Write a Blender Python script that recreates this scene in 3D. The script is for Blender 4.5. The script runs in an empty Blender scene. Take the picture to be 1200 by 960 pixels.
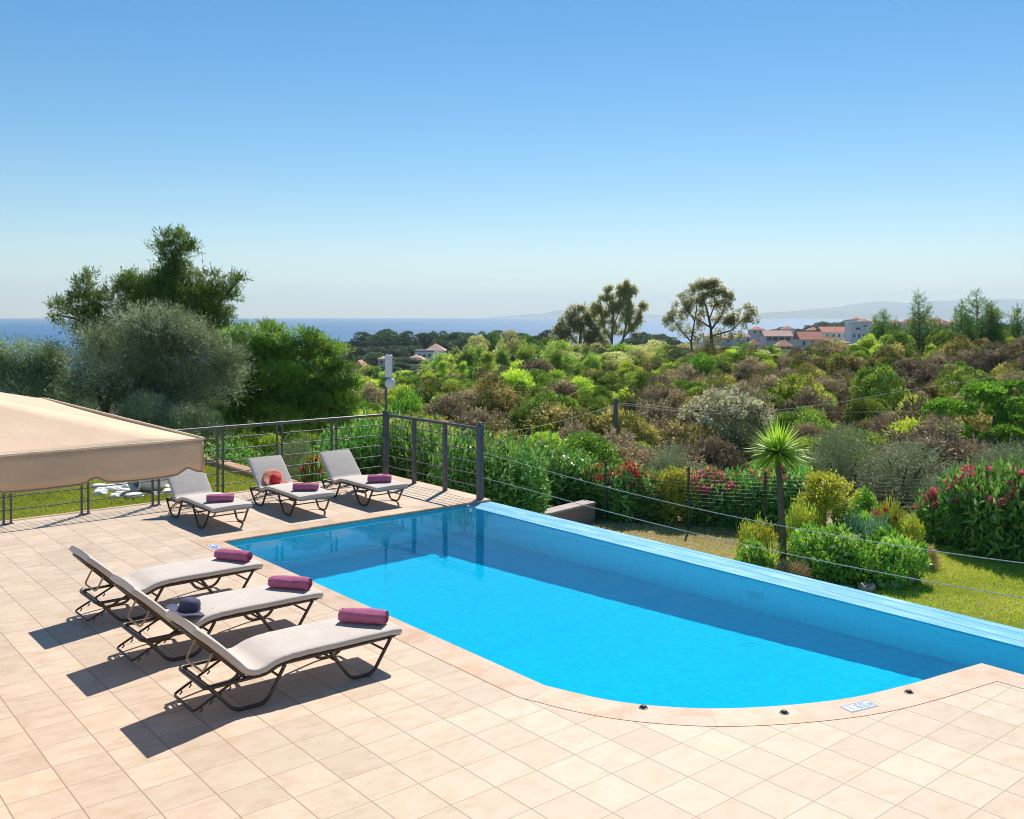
import bpy, math, random
import numpy as np
from mathutils import Vector, Matrix
from mathutils.geometry import tessellate_polygon

R_ = math.radians
rng = np.random.default_rng(7)
random.seed(7)
sc = bpy.context.scene
COL = sc.collection

# ------------------------------------------------------------------ camera geometry (metres; camera above 0,0)
H, F, HY = 2.85, 1114.0, 371.0
FX, FY = math.cos(R_(50.2)), math.sin(R_(50.2))
GZ = -1.3                                                       # garden level below the deck


def at(px, Z):
    r = (px - 600.0) / F * Z
    return (FX * Z + FY * r, FY * Z - FX * r)


def zof(py, Z):
    return H - (py - 372.0) / F * Z


def on(px, py, z=0.0):
    Z = F * (H - z) / (py - 372.0)
    x, y = at(px, Z)
    return Vector((x, y, z))


def polar(x, y):
    Z = FX * x + FY * y
    r = FY * x - FX * y
    return Z, r


# ------------------------------------------------------------------ terrain heights
TP = np.array([-400, 0, 150, 300, 420, 520, 620, 720, 850, 1000, 1150, 1500], float)
TZ = np.array([0, 14, 19.5, 23, 30, 40, 55, 75, 95, 130, 180, 260, 380, 550, 800, 1000, 1400], float)
TH = np.array([
    # -400   0    150    300   420   520   620   720   850   1000  1150  1500
    [-4.15] * 12,
    [-3.9, -3.9, -3.9, -4.0, -4.15, -4.15, -4.15, -4.15, -4.15, -4.15, -4.15, -4.15],
    [-3.9, -3.9, -3.9, -4.1, -4.15, -4.15, -4.15, -4.15, -4.15, -4.15, -4.15, -4.15],
    [-4.4, -4.4, -4.4, -4.6, -4.5, -4.4, -4.4, -4.4, -4.5, -4.6, -4.5, -4.4],
    [-6.0, -6.0, -5.8, -5.6, -5.6, -5.5, -5.4, -5.3, -5.3, -5.2, -5.0, -4.8],
    [-8.0, -8.0, -7.5, -6.6, -6.2, -5.9, -5.6, -5.3, -5.0, -4.9, -4.6, -4.4],
    [-10.5, -10.5, -9.5, -7.4, -6.7, -6.3, -5.8, -5.4, -4.9, -4.5, -4.0, -3.7],
    [-13, -13, -12, -9.0, -7.2, -6.8, -6.3, -5.8, -4.6, -3.8, -3.2, -2.9],
    [-15, -15, -14, -10.5, -8.3, -7.8, -7.2, -6.6, -5.4, -4.3, -3.8, -3.4],
    [-17.5, -17.5, -16.5, -13, -10.5, -9.5, -9.2, -9.0, -8.0, -7.0, -6.6, -6.2],
    [-20, -20, -19.5, -16, -13, -12, -11.5, -11, -10.5, -10, -9.6, -9.4],
    [-24, -24, -23.5, -19, -16, -15, -14.5, -14, -13, -12.5, -12, -12],
    [-27, -27, -26, -24, -19, -18, -17.5, -16.5, -14, -13.3, -13, -13],
    [-30, -30, -30, -28, -22, -21, -21, -20, -16, -14.8, -14.5, -14.5],
    [-32, -32, -32, -31, -26, -25, -26, -25, -20, -17, -16.5, -16.5],
    [-34, -34, -34, -34, -30, -30, -30, -30, -27, -24, -21, -20],
    [-36] * 12], float)


def terr(x, y):
    """world height of the terrain at x, y (arrays allowed)"""
    x = np.asarray(x, float)
    y = np.asarray(y, float)
    Z = FX * x + FY * y
    r = FY * x - FX * y
    d = np.hypot(Z, r)
    ang = np.arctan2(r, Z)
    px = np.where(np.abs(ang) < 1.2, 600 + F * np.tan(np.clip(ang, -1.2, 1.2)), np.where(ang < 0, -400, 1500))
    px = np.clip(px, TP[0], TP[-1])
    dd = np.where(np.abs(ang) < 1.2, np.where(Z > 0, Z, d), d)
    dd = np.clip(dd, TZ[0], TZ[-1] - 1e-3)
    i = np.clip(np.searchsorted(TZ, dd, side='right') - 1, 0, len(TZ) - 2)
    j = np.clip(np.searchsorted(TP, px, side='right') - 1, 0, len(TP) - 2)
    u = (dd - TZ[i]) / (TZ[i + 1] - TZ[i])
    v = (px - TP[j]) / (TP[j + 1] - TP[j])
    h = (TH[i, j] * (1 - u) + TH[i + 1, j] * u) * (1 - v) + (TH[i, j + 1] * (1 - u) + TH[i + 1, j + 1] * u) * v
    bump = np.clip((dd - 22) / 20, 0, 1) * (.35 * np.sin(x * .31 + 1.3) * np.cos(y * .27) + .2 * np.sin(x * .83 + y * .6))
    return H + h + bump


# ------------------------------------------------------------------ materials
MATS = {}


def newmat(name):
    m = bpy.data.materials.new(name)
    m.use_nodes = True
    nt = m.node_tree
    nt.nodes.clear()
    out = nt.nodes.new('ShaderNodeOutputMaterial')
    return m, nt, out


def N(nt, t, **kw):
    n = nt.nodes.new(t)
    for k, v in kw.items():
        setattr(n, k, v)
    return n


def mathn(nt, op, a, b=None, c=None):
    n = nt.nodes.new('ShaderNodeMath')
    n.operation = op
    for i, v in enumerate((a, b, c)):
        if v is None:
            continue
        if isinstance(v, (int, float)):
            n.inputs[i].default_value = v
        else:
            nt.links.new(v, n.inputs[i])
    return n.outputs[0]


def mixc(nt, fac, a, b, mode='MIX'):
    n = nt.nodes.new('ShaderNodeMix')
    n.data_type = 'RGBA'
    n.blend_type = mode
    for s, v in ((n.inputs[0], fac), (n.inputs[6], a), (n.inputs[7], b)):
        if isinstance(v, (int, float)):
            s.default_value = v
        elif isinstance(v, tuple):
            s.default_value = (*v, 1)
        else:
            nt.links.new(v, s)
    return n.outputs[2]


def noise(nt, scale, detail=3, vec=None, rough=.5):
    n = nt.nodes.new('ShaderNodeTexNoise')
    n.inputs['Scale'].default_value = scale
    n.inputs['Detail'].default_value = detail
    n.inputs['Roughness'].default_value = rough
    if vec is not None:
        nt.links.new(vec, n.inputs['Vector'])
    return n.outputs['Fac']


def ramp(nt, fac, stops):
    n = nt.nodes.new('ShaderNodeValToRGB')
    cr = n.color_ramp
    while len(cr.elements) < len(stops):
        cr.elements.new(.5)
    for e, (p, c) in zip(cr.elements, stops):
        e.position = p
        e.color = (*c, 1)
    nt.links.new(fac, n.inputs[0])
    return n.outputs[0]


def objco(nt, scale=None):
    t = nt.nodes.new('ShaderNodeTexCoord')
    o = t.outputs['Object']
    if scale:
        m = nt.nodes.new('ShaderNodeMapping')
        m.inputs['Scale'].default_value = scale
        nt.links.new(o, m.inputs[0])
        o = m.outputs[0]
    return o


def bump(nt, h, strength, dist=.01):
    b = nt.nodes.new('ShaderNodeBump')
    b.inputs['Strength'].default_value = strength
    b.inputs['Distance'].default_value = dist
    nt.links.new(h, b.inputs['Height'])
    return b.outputs[0]


def simple(name, col, rough=.6, var=.15, scale=8, metal=0, bmp=0, spec=.5, trans=0, bscale=None):
    """principled with a noise-varied colour, optional bump, optional translucency"""
    if name in MATS:
        return MATS[name]
    m, nt, out = newmat(name)
    co = objco(nt)
    f = noise(nt, scale, 4, co)
    c = ramp(nt, f, [(.25, tuple(v * (1 - var) for v in col)), (.75, tuple(min(1, v * (1 + var)) for v in col))])
    p = N(nt, 'ShaderNodeBsdfPrincipled')
    nt.links.new(c, p.inputs['Base Color'])
    p.inputs['Roughness'].default_value = rough
    p.inputs['Metallic'].default_value = metal
    p.inputs['Specular IOR Level'].default_value = spec
    if bmp:
        nt.links.new(bump(nt, noise(nt, bscale or scale * 6, 3, co), bmp, .01), p.inputs['Normal'])
    s = p.outputs[0]
    if trans:
        t = N(nt, 'ShaderNodeBsdfTranslucent')
        nt.links.new(c, t.inputs[0])
        mx = N(nt, 'ShaderNodeMixShader')
        mx.inputs[0].default_value = trans
        nt.links.new(s, mx.inputs[1])
        nt.links.new(t.outputs[0], mx.inputs[2])
        s = mx.outputs[0]
    nt.links.new(s, out.inputs[0])
    MATS[name] = m
    return m


GAIN = 2.45


def leafmat(name, a, b, c=None, trans=.35, rough=.5, spec=.35, objvar=.25):
    """leaves: colour from the per-leaf tone attribute between a and b (c = rare third tint)"""
    m, nt, out = newmat(name)
    a, b, c = [tuple(min(.85, v * GAIN) for v in q) if q else None for q in (a, b, c)]
    at_ = N(nt, 'ShaderNodeAttribute', attribute_name='tone')
    stops = [(0, a), (.85 if c else 1, b)]
    if c:
        stops.append((1, c))
    col = ramp(nt, at_.outputs['Fac'], stops)
    oi = N(nt, 'ShaderNodeObjectInfo')
    k = mathn(nt, 'MULTIPLY_ADD', oi.outputs['Random'], 2 * objvar, 1 - objvar)
    hs = N(nt, 'ShaderNodeHueSaturation')
    nt.links.new(col, hs.inputs['Color'])
    nt.links.new(k, hs.inputs['Value'])
    nt.links.new(mathn(nt, 'MULTIPLY_ADD', oi.outputs['Random'], .03, .485), hs.inputs['Hue'])
    col = hs.outputs[0]
    p = N(nt, 'ShaderNodeBsdfPrincipled')
    nt.links.new(col, p.inputs['Base Color'])
    p.inputs['Roughness'].default_value = rough
    p.inputs['Specular IOR Level'].default_value = spec
    t = N(nt, 'ShaderNodeBsdfTranslucent')
    nt.links.new(mixc(nt, .5, col, (1.0, 1.0, .35), 'MULTIPLY'), t.inputs[0])
    mx = N(nt, 'ShaderNodeMixShader')
    mx.inputs[0].default_value = trans
    nt.links.new(p.outputs[0], mx.inputs[1])
    nt.links.new(t.outputs[0], mx.inputs[2])
    nt.links.new(mx.outputs[0], out.inputs[0])
    MATS[name] = m
    return m


# ------------------------------------------------------------------ object helpers
def tag(o, label=None, cat=None, group=None, kind=None):
    for k, v in (('label', label), ('category', cat), ('group', group), ('kind', kind)):
        if v:
            o[k] = v
    return o


def empty(name, loc=(0, 0, 0), rz=0.0, label=None, cat=None, group=None):
    o = bpy.data.objects.new(name, None)
    COL.objects.link(o)
    o.location = loc
    o.rotation_euler = (0, 0, rz)
    o.empty_display_size = .1
    return tag(o, label, cat, group)


def copy_tree(o, parent=None):
    c = o.copy()
    COL.objects.link(c)
    if parent:
        c.parent = parent
    for ch in list(o.children):
        copy_tree(ch, c)
    return c


class MB:
    def __init__(self):
        self.v, self.f, self.s, self.uv = [], [], [], None

    def add(self, vs, fs, smooth=True):
        n = len(self.v)
        self.v += [tuple(p) for p in vs]
        self.f += [tuple(i + n for i in f) for f in fs]
        self.s += [smooth] * len(fs)
        return self

    def box(self, x0, x1, y0, y1, z0, z1):
        vs = [(x0, y0, z0), (x1, y0, z0), (x1, y1, z0), (x0, y1, z0), (x0, y0, z1), (x1, y0, z1), (x1, y1, z1), (x0, y1, z1)]
        return self.add(vs, [(0, 3, 2, 1), (4, 5, 6, 7), (0, 1, 5, 4), (1, 2, 6, 5), (2, 3, 7, 6), (3, 0, 4, 7)], False)

    def bbox(self, x0, x1, y0, y1, z0, z1, b=.006):
        """box with small chamfers on the vertical edges and the top"""
        lo = [(x0 + b, y0), (x1 - b, y0), (x1, y0 + b), (x1, y1 - b), (x1 - b, y1), (x0 + b, y1), (x0, y1 - b), (x0, y0 + b)]
        vs = [(x, y, z0) for x, y in lo] + [(x, y, z1 - b) for x, y in lo]
        cx, cy = (x0 + x1) / 2, (y0 + y1) / 2
        vs += [(x + math.copysign(min(b, abs(x - cx)), cx - x), y + math.copysign(min(b, abs(y - cy)), cy - y), z1) for x, y in lo]
        fs = []
        for k in range(2):
            for i in range(8):
                j = (i + 1) % 8
                fs.append((k * 8 + i, k * 8 + j, k * 8 + 8 + j, k * 8 + 8 + i))
        fs += [tuple(range(16, 24)), tuple(reversed(range(8)))]
        return self.add(vs, fs, False)

    def bar(self, a, b, w, h):
        """square bar from a to b"""
        a, b = Vector(a), Vector(b)
        d = (b - a).normalized()
        up = Vector((0, 0, 1)) if abs(d.z) < .9 else Vector((1, 0, 0))
        s = d.cross(up).normalized() * w / 2
        u = s.cross(d).normalized() * h / 2
        vs = [a - s - u, a + s - u, a + s + u, a - s + u, b - s - u, b + s - u, b + s + u, b - s + u]
        return self.add(vs, [(0, 3, 2, 1), (4, 5, 6, 7), (0, 1, 5, 4), (1, 2, 6, 5), (2, 3, 7, 6), (3, 0, 4, 7)], False)

    def tube(self, pts, r, seg=8, closed=False):
        pts = [Vector(p) for p in pts]
        n = len(pts)
        rs = r if isinstance(r, (list, tuple)) else [r] * n
        tang = []
        for i in range(n):
            if closed:
                t = pts[(i + 1) % n] - pts[i - 1]
            else:
                t = pts[min(i + 1, n - 1)] - pts[max(i - 1, 0)]
            tang.append(t.normalized())
        t0 = tang[0]
        ref = Vector((0, 0, 1)) if abs(t0.z) < .9 else Vector((1, 0, 0))
        u = t0.cross(ref).normalized()
        vs, fs = [], []
        for i in range(n):
            t = tang[i]
            u = (u - t * u.dot(t))
            u = u.normalized() if u.length > 1e-6 else t.orthogonal().normalized()
            w = t.cross(u)
            for k in range(seg):
                a = 2 * math.pi * k / seg
                vs.append(pts[i] + (u * math.cos(a) + w * math.sin(a)) * rs[i])
        m = n if closed else n - 1
        for i in range(m):
            j = (i + 1) % n
            for k in range(seg):
                l = (k + 1) % seg
                fs.append((i * seg + k, i * seg + l, j * seg + l, j * seg + k))
        self.add(vs, fs, True)
        if not closed:
            self.add(vs[:seg], [tuple(reversed(range(seg)))], False)
            self.add(vs[-seg:], [tuple(range(seg))], False)
        return self

    def lathe(self, prof, seg=24, c=(0, 0, 0)):
        """profile of (r, z) about z"""
        vs, fs = [], []
        for r, z in prof:
            for k in range(seg):
                a = 2 * math.pi * k / seg
                vs.append((c[0] + r * math.cos(a), c[1] + r * math.sin(a), c[2] + z))
        for i in range(len(prof) - 1):
            for k in range(seg):
                l = (k + 1) % seg
                fs.append((i * seg + k, i * seg + l, i * seg + seg + l, i * seg + seg + k))
        return self.add(vs, fs, True)

    def build(self, name, mat, parent=None, loc=None, mods=None):
        me = bpy.data.meshes.new(name)
        me.from_pydata([tuple(p) for p in self.v], [], self.f)
        me.polygons.foreach_set('use_smooth', self.s)
        me.materials.append(mat)
        me.update()
        o = bpy.data.objects.new(name, me)
        COL.objects.link(o)
        if parent:
            o.parent = parent
        if loc:
            o.location = loc
        return o


def fillet(pts, r, n=5, closed=False):
    """round the corners of a polyline"""
    pts = [Vector(p) for p in pts]
    out = []
    m = len(pts)
    for i in range(m):
        if not closed and i in (0, m - 1):
            out.append(pts[i])
            continue
        a, b, c = pts[i - 1], pts[i], pts[(i + 1) % m]
        d1, d2 = (a - b), (c - b)
        k = min(r, d1.length * .45, d2.length * .45)
        p, q = b + d1.normalized() * k, b + d2.normalized() * k
        for t in range(n + 1):
            t /= n
            out.append(p * (1 - t) ** 2 + b * 2 * t * (1 - t) + q * t * t)
    return out


def fastmesh(name, V, nper, mat, parent=None, tone=None, smooth=False):
    """V: (n*nper, 3) vertices, every nper of them one polygon"""
    n = len(V) // nper
    me = bpy.data.meshes.new(name)
    me.vertices.add(len(V))
    me.vertices.foreach_set('co', np.ascontiguousarray(V, np.float32).ravel())
    me.loops.add(len(V))
    me.loops.foreach_set('vertex_index', np.arange(len(V), dtype=np.int32))
    me.polygons.add(n)
    me.polygons.foreach_set('loop_start', np.arange(0, len(V), nper, dtype=np.int32))
    me.polygons.foreach_set('loop_total', np.full(n, nper, np.int32))
    if tone is not None:
        a = me.attributes.new('tone', 'FLOAT', 'FACE')
        a.data.foreach_set('value', np.ascontiguousarray(tone, np.float32))
    me.update(calc_edges=True)
    me.materials.append(mat)
    o = bpy.data.objects.new(name, me)
    COL.objects.link(o)
    if parent:
        o.parent = parent
    return o


def unit(a):
    return a / np.maximum(np.linalg.norm(a, axis=-1, keepdims=True), 1e-9)


def leaves_v(P, D, L, W, g, droop=0.0, nr=1.05):
    """diamond leaves at P along D"""
    n = len(P)
    side = unit(np.cross(D, np.array([0, 0, 1.0]) + nr * unit(g.normal(size=(n, 3)))))
    L = np.broadcast_to(L, (n,))[:, None]
    W = np.broadcast_to(W, (n,))[:, None]
    tip = P + D * L
    tip[:, 2] -= (droop * L[:, 0])
    mid = P + D * L * .45
    V = np.stack([P, mid + side * W / 2, tip, mid - side * W / 2], 1)
    return V.reshape(-1, 3)


def clump_points(cl, n, g, shell=.55, low=-.35):
    cl = np.asarray(cl, float)
    vol = (cl[:, 3] * cl[:, 4] * cl[:, 5]) ** (2 / 3)
    ids = g.choice(len(cl), n, p=vol / vol.sum())
    d = unit(g.normal(size=(n, 3)))
    flip = (d[:, 2] < low) & (g.random(n) < .8)
    d[flip, 2] *= -1
    rad = (shell ** 3 + (1 - shell ** 3) * g.random(n)) ** (1 / 3)
    P = cl[ids, :3] + d * rad[:, None] * cl[ids, 3:6]
    nrm = unit(d / cl[ids, 3:6])
    ctone = g.random(len(cl))[ids]
    return P, nrm, ctone


def leaf_cloud(name, cl, n, L, W, mat, parent=None, seed=1, up=.3, out=1.0, jit=.6, shell=.55, low=-.35, sprig=None, droop=0.0, tvar=.35):
    """crown of many small leaves in clumps; sprig=(m, S): each point carries a twig of length S with m leaves"""
    g = np.random.default_rng(seed)
    if sprig:
        m, S = sprig
        k = max(1, n // m)
        P, nr, ct = clump_points(cl, k, g, shell, low)
        D = unit(nr * out + np.array([0, 0, up]) + g.normal(size=(k, 3)) * jit)
        S = S * (.6 + .8 * g.random(k))
        t = np.linspace(.1, 1, m)
        PP = (P[:, None] + D[:, None] * (S[:, None] * t[None])[..., None]).reshape(-1, 3)
        DD = np.repeat(D, m, 0)
        DD = unit(DD * .7 + unit(g.normal(size=DD.shape)) * .75)
        last = np.tile(t == 1, k)
        DD[last] = np.repeat(D, m, 0)[last]
        ct = np.repeat(ct, m)
        P, D = PP, DD
    else:
        P, nr, ct = clump_points(cl, n, g, shell, low)
        D = unit(nr * out + np.array([0, 0, up]) + g.normal(size=(n, 3)) * jit)
    n = len(P)
    tone = np.clip(.5 + (ct - .5) * 2 * tvar + g.normal(size=n) * .17, 0, 1)
    V = leaves_v(P, D, L * (.6 + .8 * g.random(n)), W * (.7 + .6 * g.random(n)), g, droop)
    return fastmesh(name, V, 4, mat, parent, tone)


def dome(w, h, k, r, seed, base=.1, fill=.35):
    """clumps over the surface (and some inside) of a half ellipsoid w wide, h high"""
    g = np.random.default_rng(seed)
    out = []
    for i in range(k):
        d = unit(g.normal(size=3))
        d[2] = abs(d[2])
        s = (.75 if g.random() > fill else .4) * (.85 + .3 * g.random())
        rr = r * (.7 + .6 * g.random())
        out.append((d[0] * s * w / 2 * .95, d[1] * s * w / 2 * .95, base * h + d[2] * s * h * .8, rr, rr, rr * (.75 + .3 * g.random())))
    return out


# ------------------------------------------------------------------ shared materials
bark = simple('bark', (.13, .09, .06), .9, .4, 6, bmp=.6)
bark_pale = simple('bark_pale', (.25, .19, .14), .9, .4, 5, bmp=.6)
L_olive = leafmat('leaf_olive', (.052, .072, .032), (.155, .185, .105), (.25, .28, .20), .22, .6, .3, .12)
L_pine = leafmat('leaf_pine', (.04, .075, .016), (.11, .17, .035), (.18, .20, .045), .28, .5, .3, .15)
L_pine2 = leafmat('leaf_pine_bright', (.055, .105, .018), (.14, .22, .034), (.22, .27, .055), .32, .5, .3, .15)
L_farpine = leafmat('leaf_far_pine', (.025, .045, .022), (.06, .09, .04), None, .2, .6, .2, .25)
L_bright = leafmat('leaf_bright', (.05, .11, .014), (.12, .22, .028), (.18, .25, .045), .4, .45, .4, .15)
L_young = leafmat('leaf_young', (.10, .15, .03), (.24, .29, .07), (.32, .34, .11), .38, .5, .3, .3)
L_euc = leafmat('leaf_eucalyptus', (.15, .155, .07), (.30, .29, .15), (.32, .26, .14), .5, .5, .35, .2)
L_heath = leafmat('leaf_heath', (.078, .063, .042), (.21, .165, .105), (.30, .24, .16), .14, .7, .2, .3)
L_brown = leafmat('leaf_brown', (.09, .082, .028), (.24, .215, .075), (.32, .25, .10), .16, .65, .25, .3)
L_lent = leafmat('leaf_lentisk', (.06, .092, .018), (.20, .245, .042), (.29, .30, .06), .24, .5, .35, .3)
L_lime = leafmat('leaf_lime', (.115, .16, .024), (.30, .335, .05), (.38, .38, .07), .32, .5, .35, .25)
L_olean = leafmat('leaf_oleander', (.035, .095, .022), (.11, .22, .045), (.20, .28, .11), .35, .33, .6, .15)
L_silver = leafmat('leaf_silver', (.035, .05, .025), (.10, .125, .07), (.45, .45, .32), .25, .4, .5, .1)
L_shrub = leafmat('leaf_garden', (.06, .13, .02), (.17, .27, .045), (.34, .38, .13), .35, .4, .5, .12)
L_yellow = leafmat('leaf_golden', (.12, .14, .018), (.27, .27, .035), (.34, .31, .05), .42, .45, .4, .1)
L_blue = leafmat('leaf_bluegreen', (.05, .12, .08), (.12, .22, .15), None, .3, .5, .3, .1)
L_yucca = leafmat('leaf_yucca', (.09, .14, .016), (.25, .32, .042), (.36, .38, .08), .35, .4, .5, .05)
L_dry = leafmat('leaf_dry', (.16, .12, .065), (.30, .23, .13), None, .3, .7, .2, .15)
F_pink = leafmat('petal_pink', (.22, .03, .06), (.34, .08, .13), (.36, .2, .22), .4, .6, .2, .1)
F_red = leafmat('petal_red', (.17, .010, .013), (.30, .028, .032), None, .4, .6, .2, .1)
F_yellow = leafmat('petal_yellow', (.27, .17, .01), (.35, .26, .025), None, .4, .6, .2, .1)
F_cream = leafmat('petal_cream', (.22, .21, .15), (.32, .31, .25), None, .4, .6, .2, .1)
F_coral = leafmat('petal_coral', (.26, .06, .03), (.34, .13, .08), None, .4, .6, .2, .1)

# ------------------------------------------------------------------ world, sun, camera
SUN_EL = R_(50)
sx, sy = .81, .586
wd = bpy.data.worlds.new('World')
sc.world = wd
wd.use_nodes = True
nt = wd.node_tree
bg = nt.nodes['Background']
sky = N(nt, 'ShaderNodeTexSky', sky_type='NISHITA', sun_disc=False)
sky.sun_elevation = SUN_EL
sky.sun_rotation = math.atan2(sx, sy)
sky.altitude = 30
sky.air_density = 1.0
sky.dust_density = .05
sky.ozone_density = 2.2
hs = N(nt, 'ShaderNodeHueSaturation')
hs.inputs['Saturation'].default_value = 1.42
hs.inputs['Hue'].default_value = .497
nt.links.new(sky.outputs[0], hs.inputs['Color'])
nt.links.new(hs.outputs[0], bg.inputs[0])
bg.inputs[1].default_value = .072

sl = bpy.data.lights.new('sun', 'SUN')
sl.energy = 4.2
sl.angle = R_(.53)
sl.color = (1.0, .955, .88)
so = bpy.data.objects.new('sun', sl)
COL.objects.link(so)
sd = Vector((sx * math.cos(SUN_EL), sy * math.cos(SUN_EL), math.sin(SUN_EL)))
so.rotation_euler = sd.to_track_quat('Z', 'Y').to_euler()
so.location = (0, 0, 40)
sl.cycles.is_caustics_light = True

cd = bpy.data.cameras.new('camera')
cam = bpy.data.objects.new('camera', cd)
COL.objects.link(cam)
cam.location = (0, 0, H)
cam.rotation_euler = (R_(90), 0, R_(50.2 - 90))
cd.sensor_width = 36
cd.lens = 36 * F / 1200
cd.shift_y = -(480 - HY) / 1200
cd.clip_end = 60000
cd.clip_start = .05
sc.camera = cam
sc.render.resolution_x, sc.render.resolution_y = 1024, 819
vs = sc.view_settings
vs.view_transform = 'Standard'
vs.look = 'None'
vs.exposure = .64
vs.gamma = 1
vs.use_curve_mapping = False
cy = sc.cycles
sc.render.filter_size = 1.0
cy.filter_width = 1.0
cy.use_denoising = True
try:
    cy.denoiser = 'OPENIMAGEDENOISE'
    cy.denoising_prefilter = 'ACCURATE'
except Exception:
    pass
cy.max_bounces = 12
cy.diffuse_bounces = 5
cy.glossy_bounces = 4
cy.transmission_bounces = 8
cy.transparent_max_bounces = 8
cy.volume_bounces = 0
cy.caustics_refractive = True
cy.caustics_reflective = True
cy.sample_clamp_indirect = 4
cy.blur_glossy = .5

# ------------------------------------------------------------------ pool and deck
X0, X1, XO = 4.88, 8.74, 9.23          # left edge, inner and outer edge of the overflow wall
YF = 11.615                            # far edge
WL = -.045                             # water level


def catmull(p, n=6):
    p = [Vector(q) for q in p]
    out = []
    for i in range(len(p) - 1):
        a = p[i - 1] if i else p[0] * 2 - p[1]
        b, c = p[i], p[i + 1]
        d = p[i + 2] if i + 2 < len(p) else c * 2 - b
        for k in range(n):
            t = k / n
            out.append(.5 * ((2 * b) + (c - a) * t + (2 * a - 5 * b + 4 * c - d) * t * t + (3 * b - a - 3 * c + d) * t ** 3))
    out.append(p[-1])
    return out


arc = catmull([(X0, 5.47, 0), (5.04, 5.0, 0), (5.25, 4.66, 0), (5.56, 4.34, 0), (6.0, 4.05, 0), (6.5, 3.82, 0), (7.05, 3.68, 0), (7.5, 3.6, 0), (7.95, 3.52, 0)])
arc = [v for v in arc if not (7.52 < v.x < 7.94)]
YE = -5.0
inner = [Vector((XO, YF, 0)), Vector((X0, YF, 0))] + [v for v in arc] + [Vector((7.95, YE, 0))]


def offset(path, d):
    out = []
    for i, p in enumerate(path):
        n1 = n2 = None
        if i > 0:
            t = (p - path[i - 1]).normalized()
            n1 = Vector((t.y, -t.x, 0))
        if i < len(path) - 1:
            t = (path[i + 1] - p).normalized()
            n2 = Vector((t.y, -t.x, 0))
        if n1 is None:
            out.append(p + n2 * d)
        elif n2 is None:
            out.append(p + n1 * d)
        else:
            m = (n1 + n2).normalized()
            out.append(p + m * d / max(.4, m.dot(n1)))
    return out


outer = offset(inner, .29)

# tile material
m_tile, nt, out_ = newmat('deck_tiles')
co = objco(nt)
sep = N(nt, 'ShaderNodeSeparateXYZ')
nt.links.new(co, sep.inputs[0])
S_ = .3325
gx = mathn(nt, 'DIVIDE', mathn(nt, 'SUBTRACT', sep.outputs[0], 5.27), S_)
gy = mathn(nt, 'DIVIDE', mathn(nt, 'SUBTRACT', sep.outputs[1], 3.49), S_)
cmb = N(nt, 'ShaderNodeCombineXYZ')
nt.links.new(mathn(nt, 'FLOOR', gx), cmb.inputs[0])
nt.links.new(mathn(nt, 'FLOOR', gy), cmb.inputs[1])
wn = N(nt, 'ShaderNodeTexWhiteNoise', noise_dimensions='3D')
nt.links.new(cmb.outputs[0], wn.inputs['Vector'])
# each tile gets its own piece of the streaky figure
mp = N(nt, 'ShaderNodeVectorMath', operation='MULTIPLY')
nt.links.new(co, mp.inputs[0])
mp.inputs[1].default_value = (3.2, 5.6, 1)
av = N(nt, 'ShaderNodeVectorMath', operation='MULTIPLY_ADD')
nt.links.new(wn.outputs['Color'], av.inputs[0])
av.inputs[1].default_value = (37, 53, 29)
nt.links.new(mp.outputs[0], av.inputs[2])
streak = noise(nt, 1.6, 5, av.outputs[0], .62)
streak2 = noise(nt, .8, 3, av.outputs[0], .5)
ctile = ramp(nt, streak, [(.28, (.50, .345, .215)), (.50, (.58, .445, .315)), (.74, (.63, .52, .405))])
ctile = mixc(nt, mathn(nt, 'MULTIPLY', streak2, .5), ctile, (.60, .435, .30))
tone = mathn(nt, 'MULTIPLY_ADD', wn.outputs['Value'], .17, .905)
hs = N(nt, 'ShaderNodeHueSaturation')
nt.links.new(ctile, hs.inputs['Color'])
nt.links.new(tone, hs.inputs['Value'])
dirt = noise(nt, .55, 4, co)
ctile = mixc(nt, mathn(nt, 'MULTIPLY', mathn(nt, 'SUBTRACT', dirt, .45), .6), hs.outputs[0], (.45, .355, .27))


def groove(v, w):
    fr = mathn(nt, 'FRACT', v)
    d = mathn(nt, 'MINIMUM', fr, mathn(nt, 'SUBTRACT', 1.0, fr))
    return mathn(nt, 'LESS_THAN', d, w / S_)


gm = mathn(nt, 'MAXIMUM', groove(gx, .0040), groove(gy, .0026))
ctile = mixc(nt, gm, ctile, (.32, .22, .15))
p = N(nt, 'ShaderNodeBsdfPrincipled')
nt.links.new(ctile, p.inputs['Base Color'])
nt.links.new(mathn(nt, 'MULTIPLY_ADD', streak, .3, .42), p.inputs['Roughness'])
p.inputs['Specular IOR Level'].default_value = .3
hgt = mathn(nt, 'SUBTRACT', mathn(nt, 'MULTIPLY', streak, .35), gm)
nt.links.new(bump(nt, hgt, .35, .004), p.inputs['Normal'])
nt.links.new(p.outputs[0], out_.inputs[0])

# deck slab: concave outline with thickness
DR = 9.28
poly = [Vector((-9, YE, 0)), Vector((outer[-1].x, YE, 0))] + [v.copy() for v in reversed(outer[:-1])]
poly[-1] = Vector((DR, outer[0].y, 0))
poly += [Vector((DR, 14.62, 0)), Vector((-9, 14.62, 0))]


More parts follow.
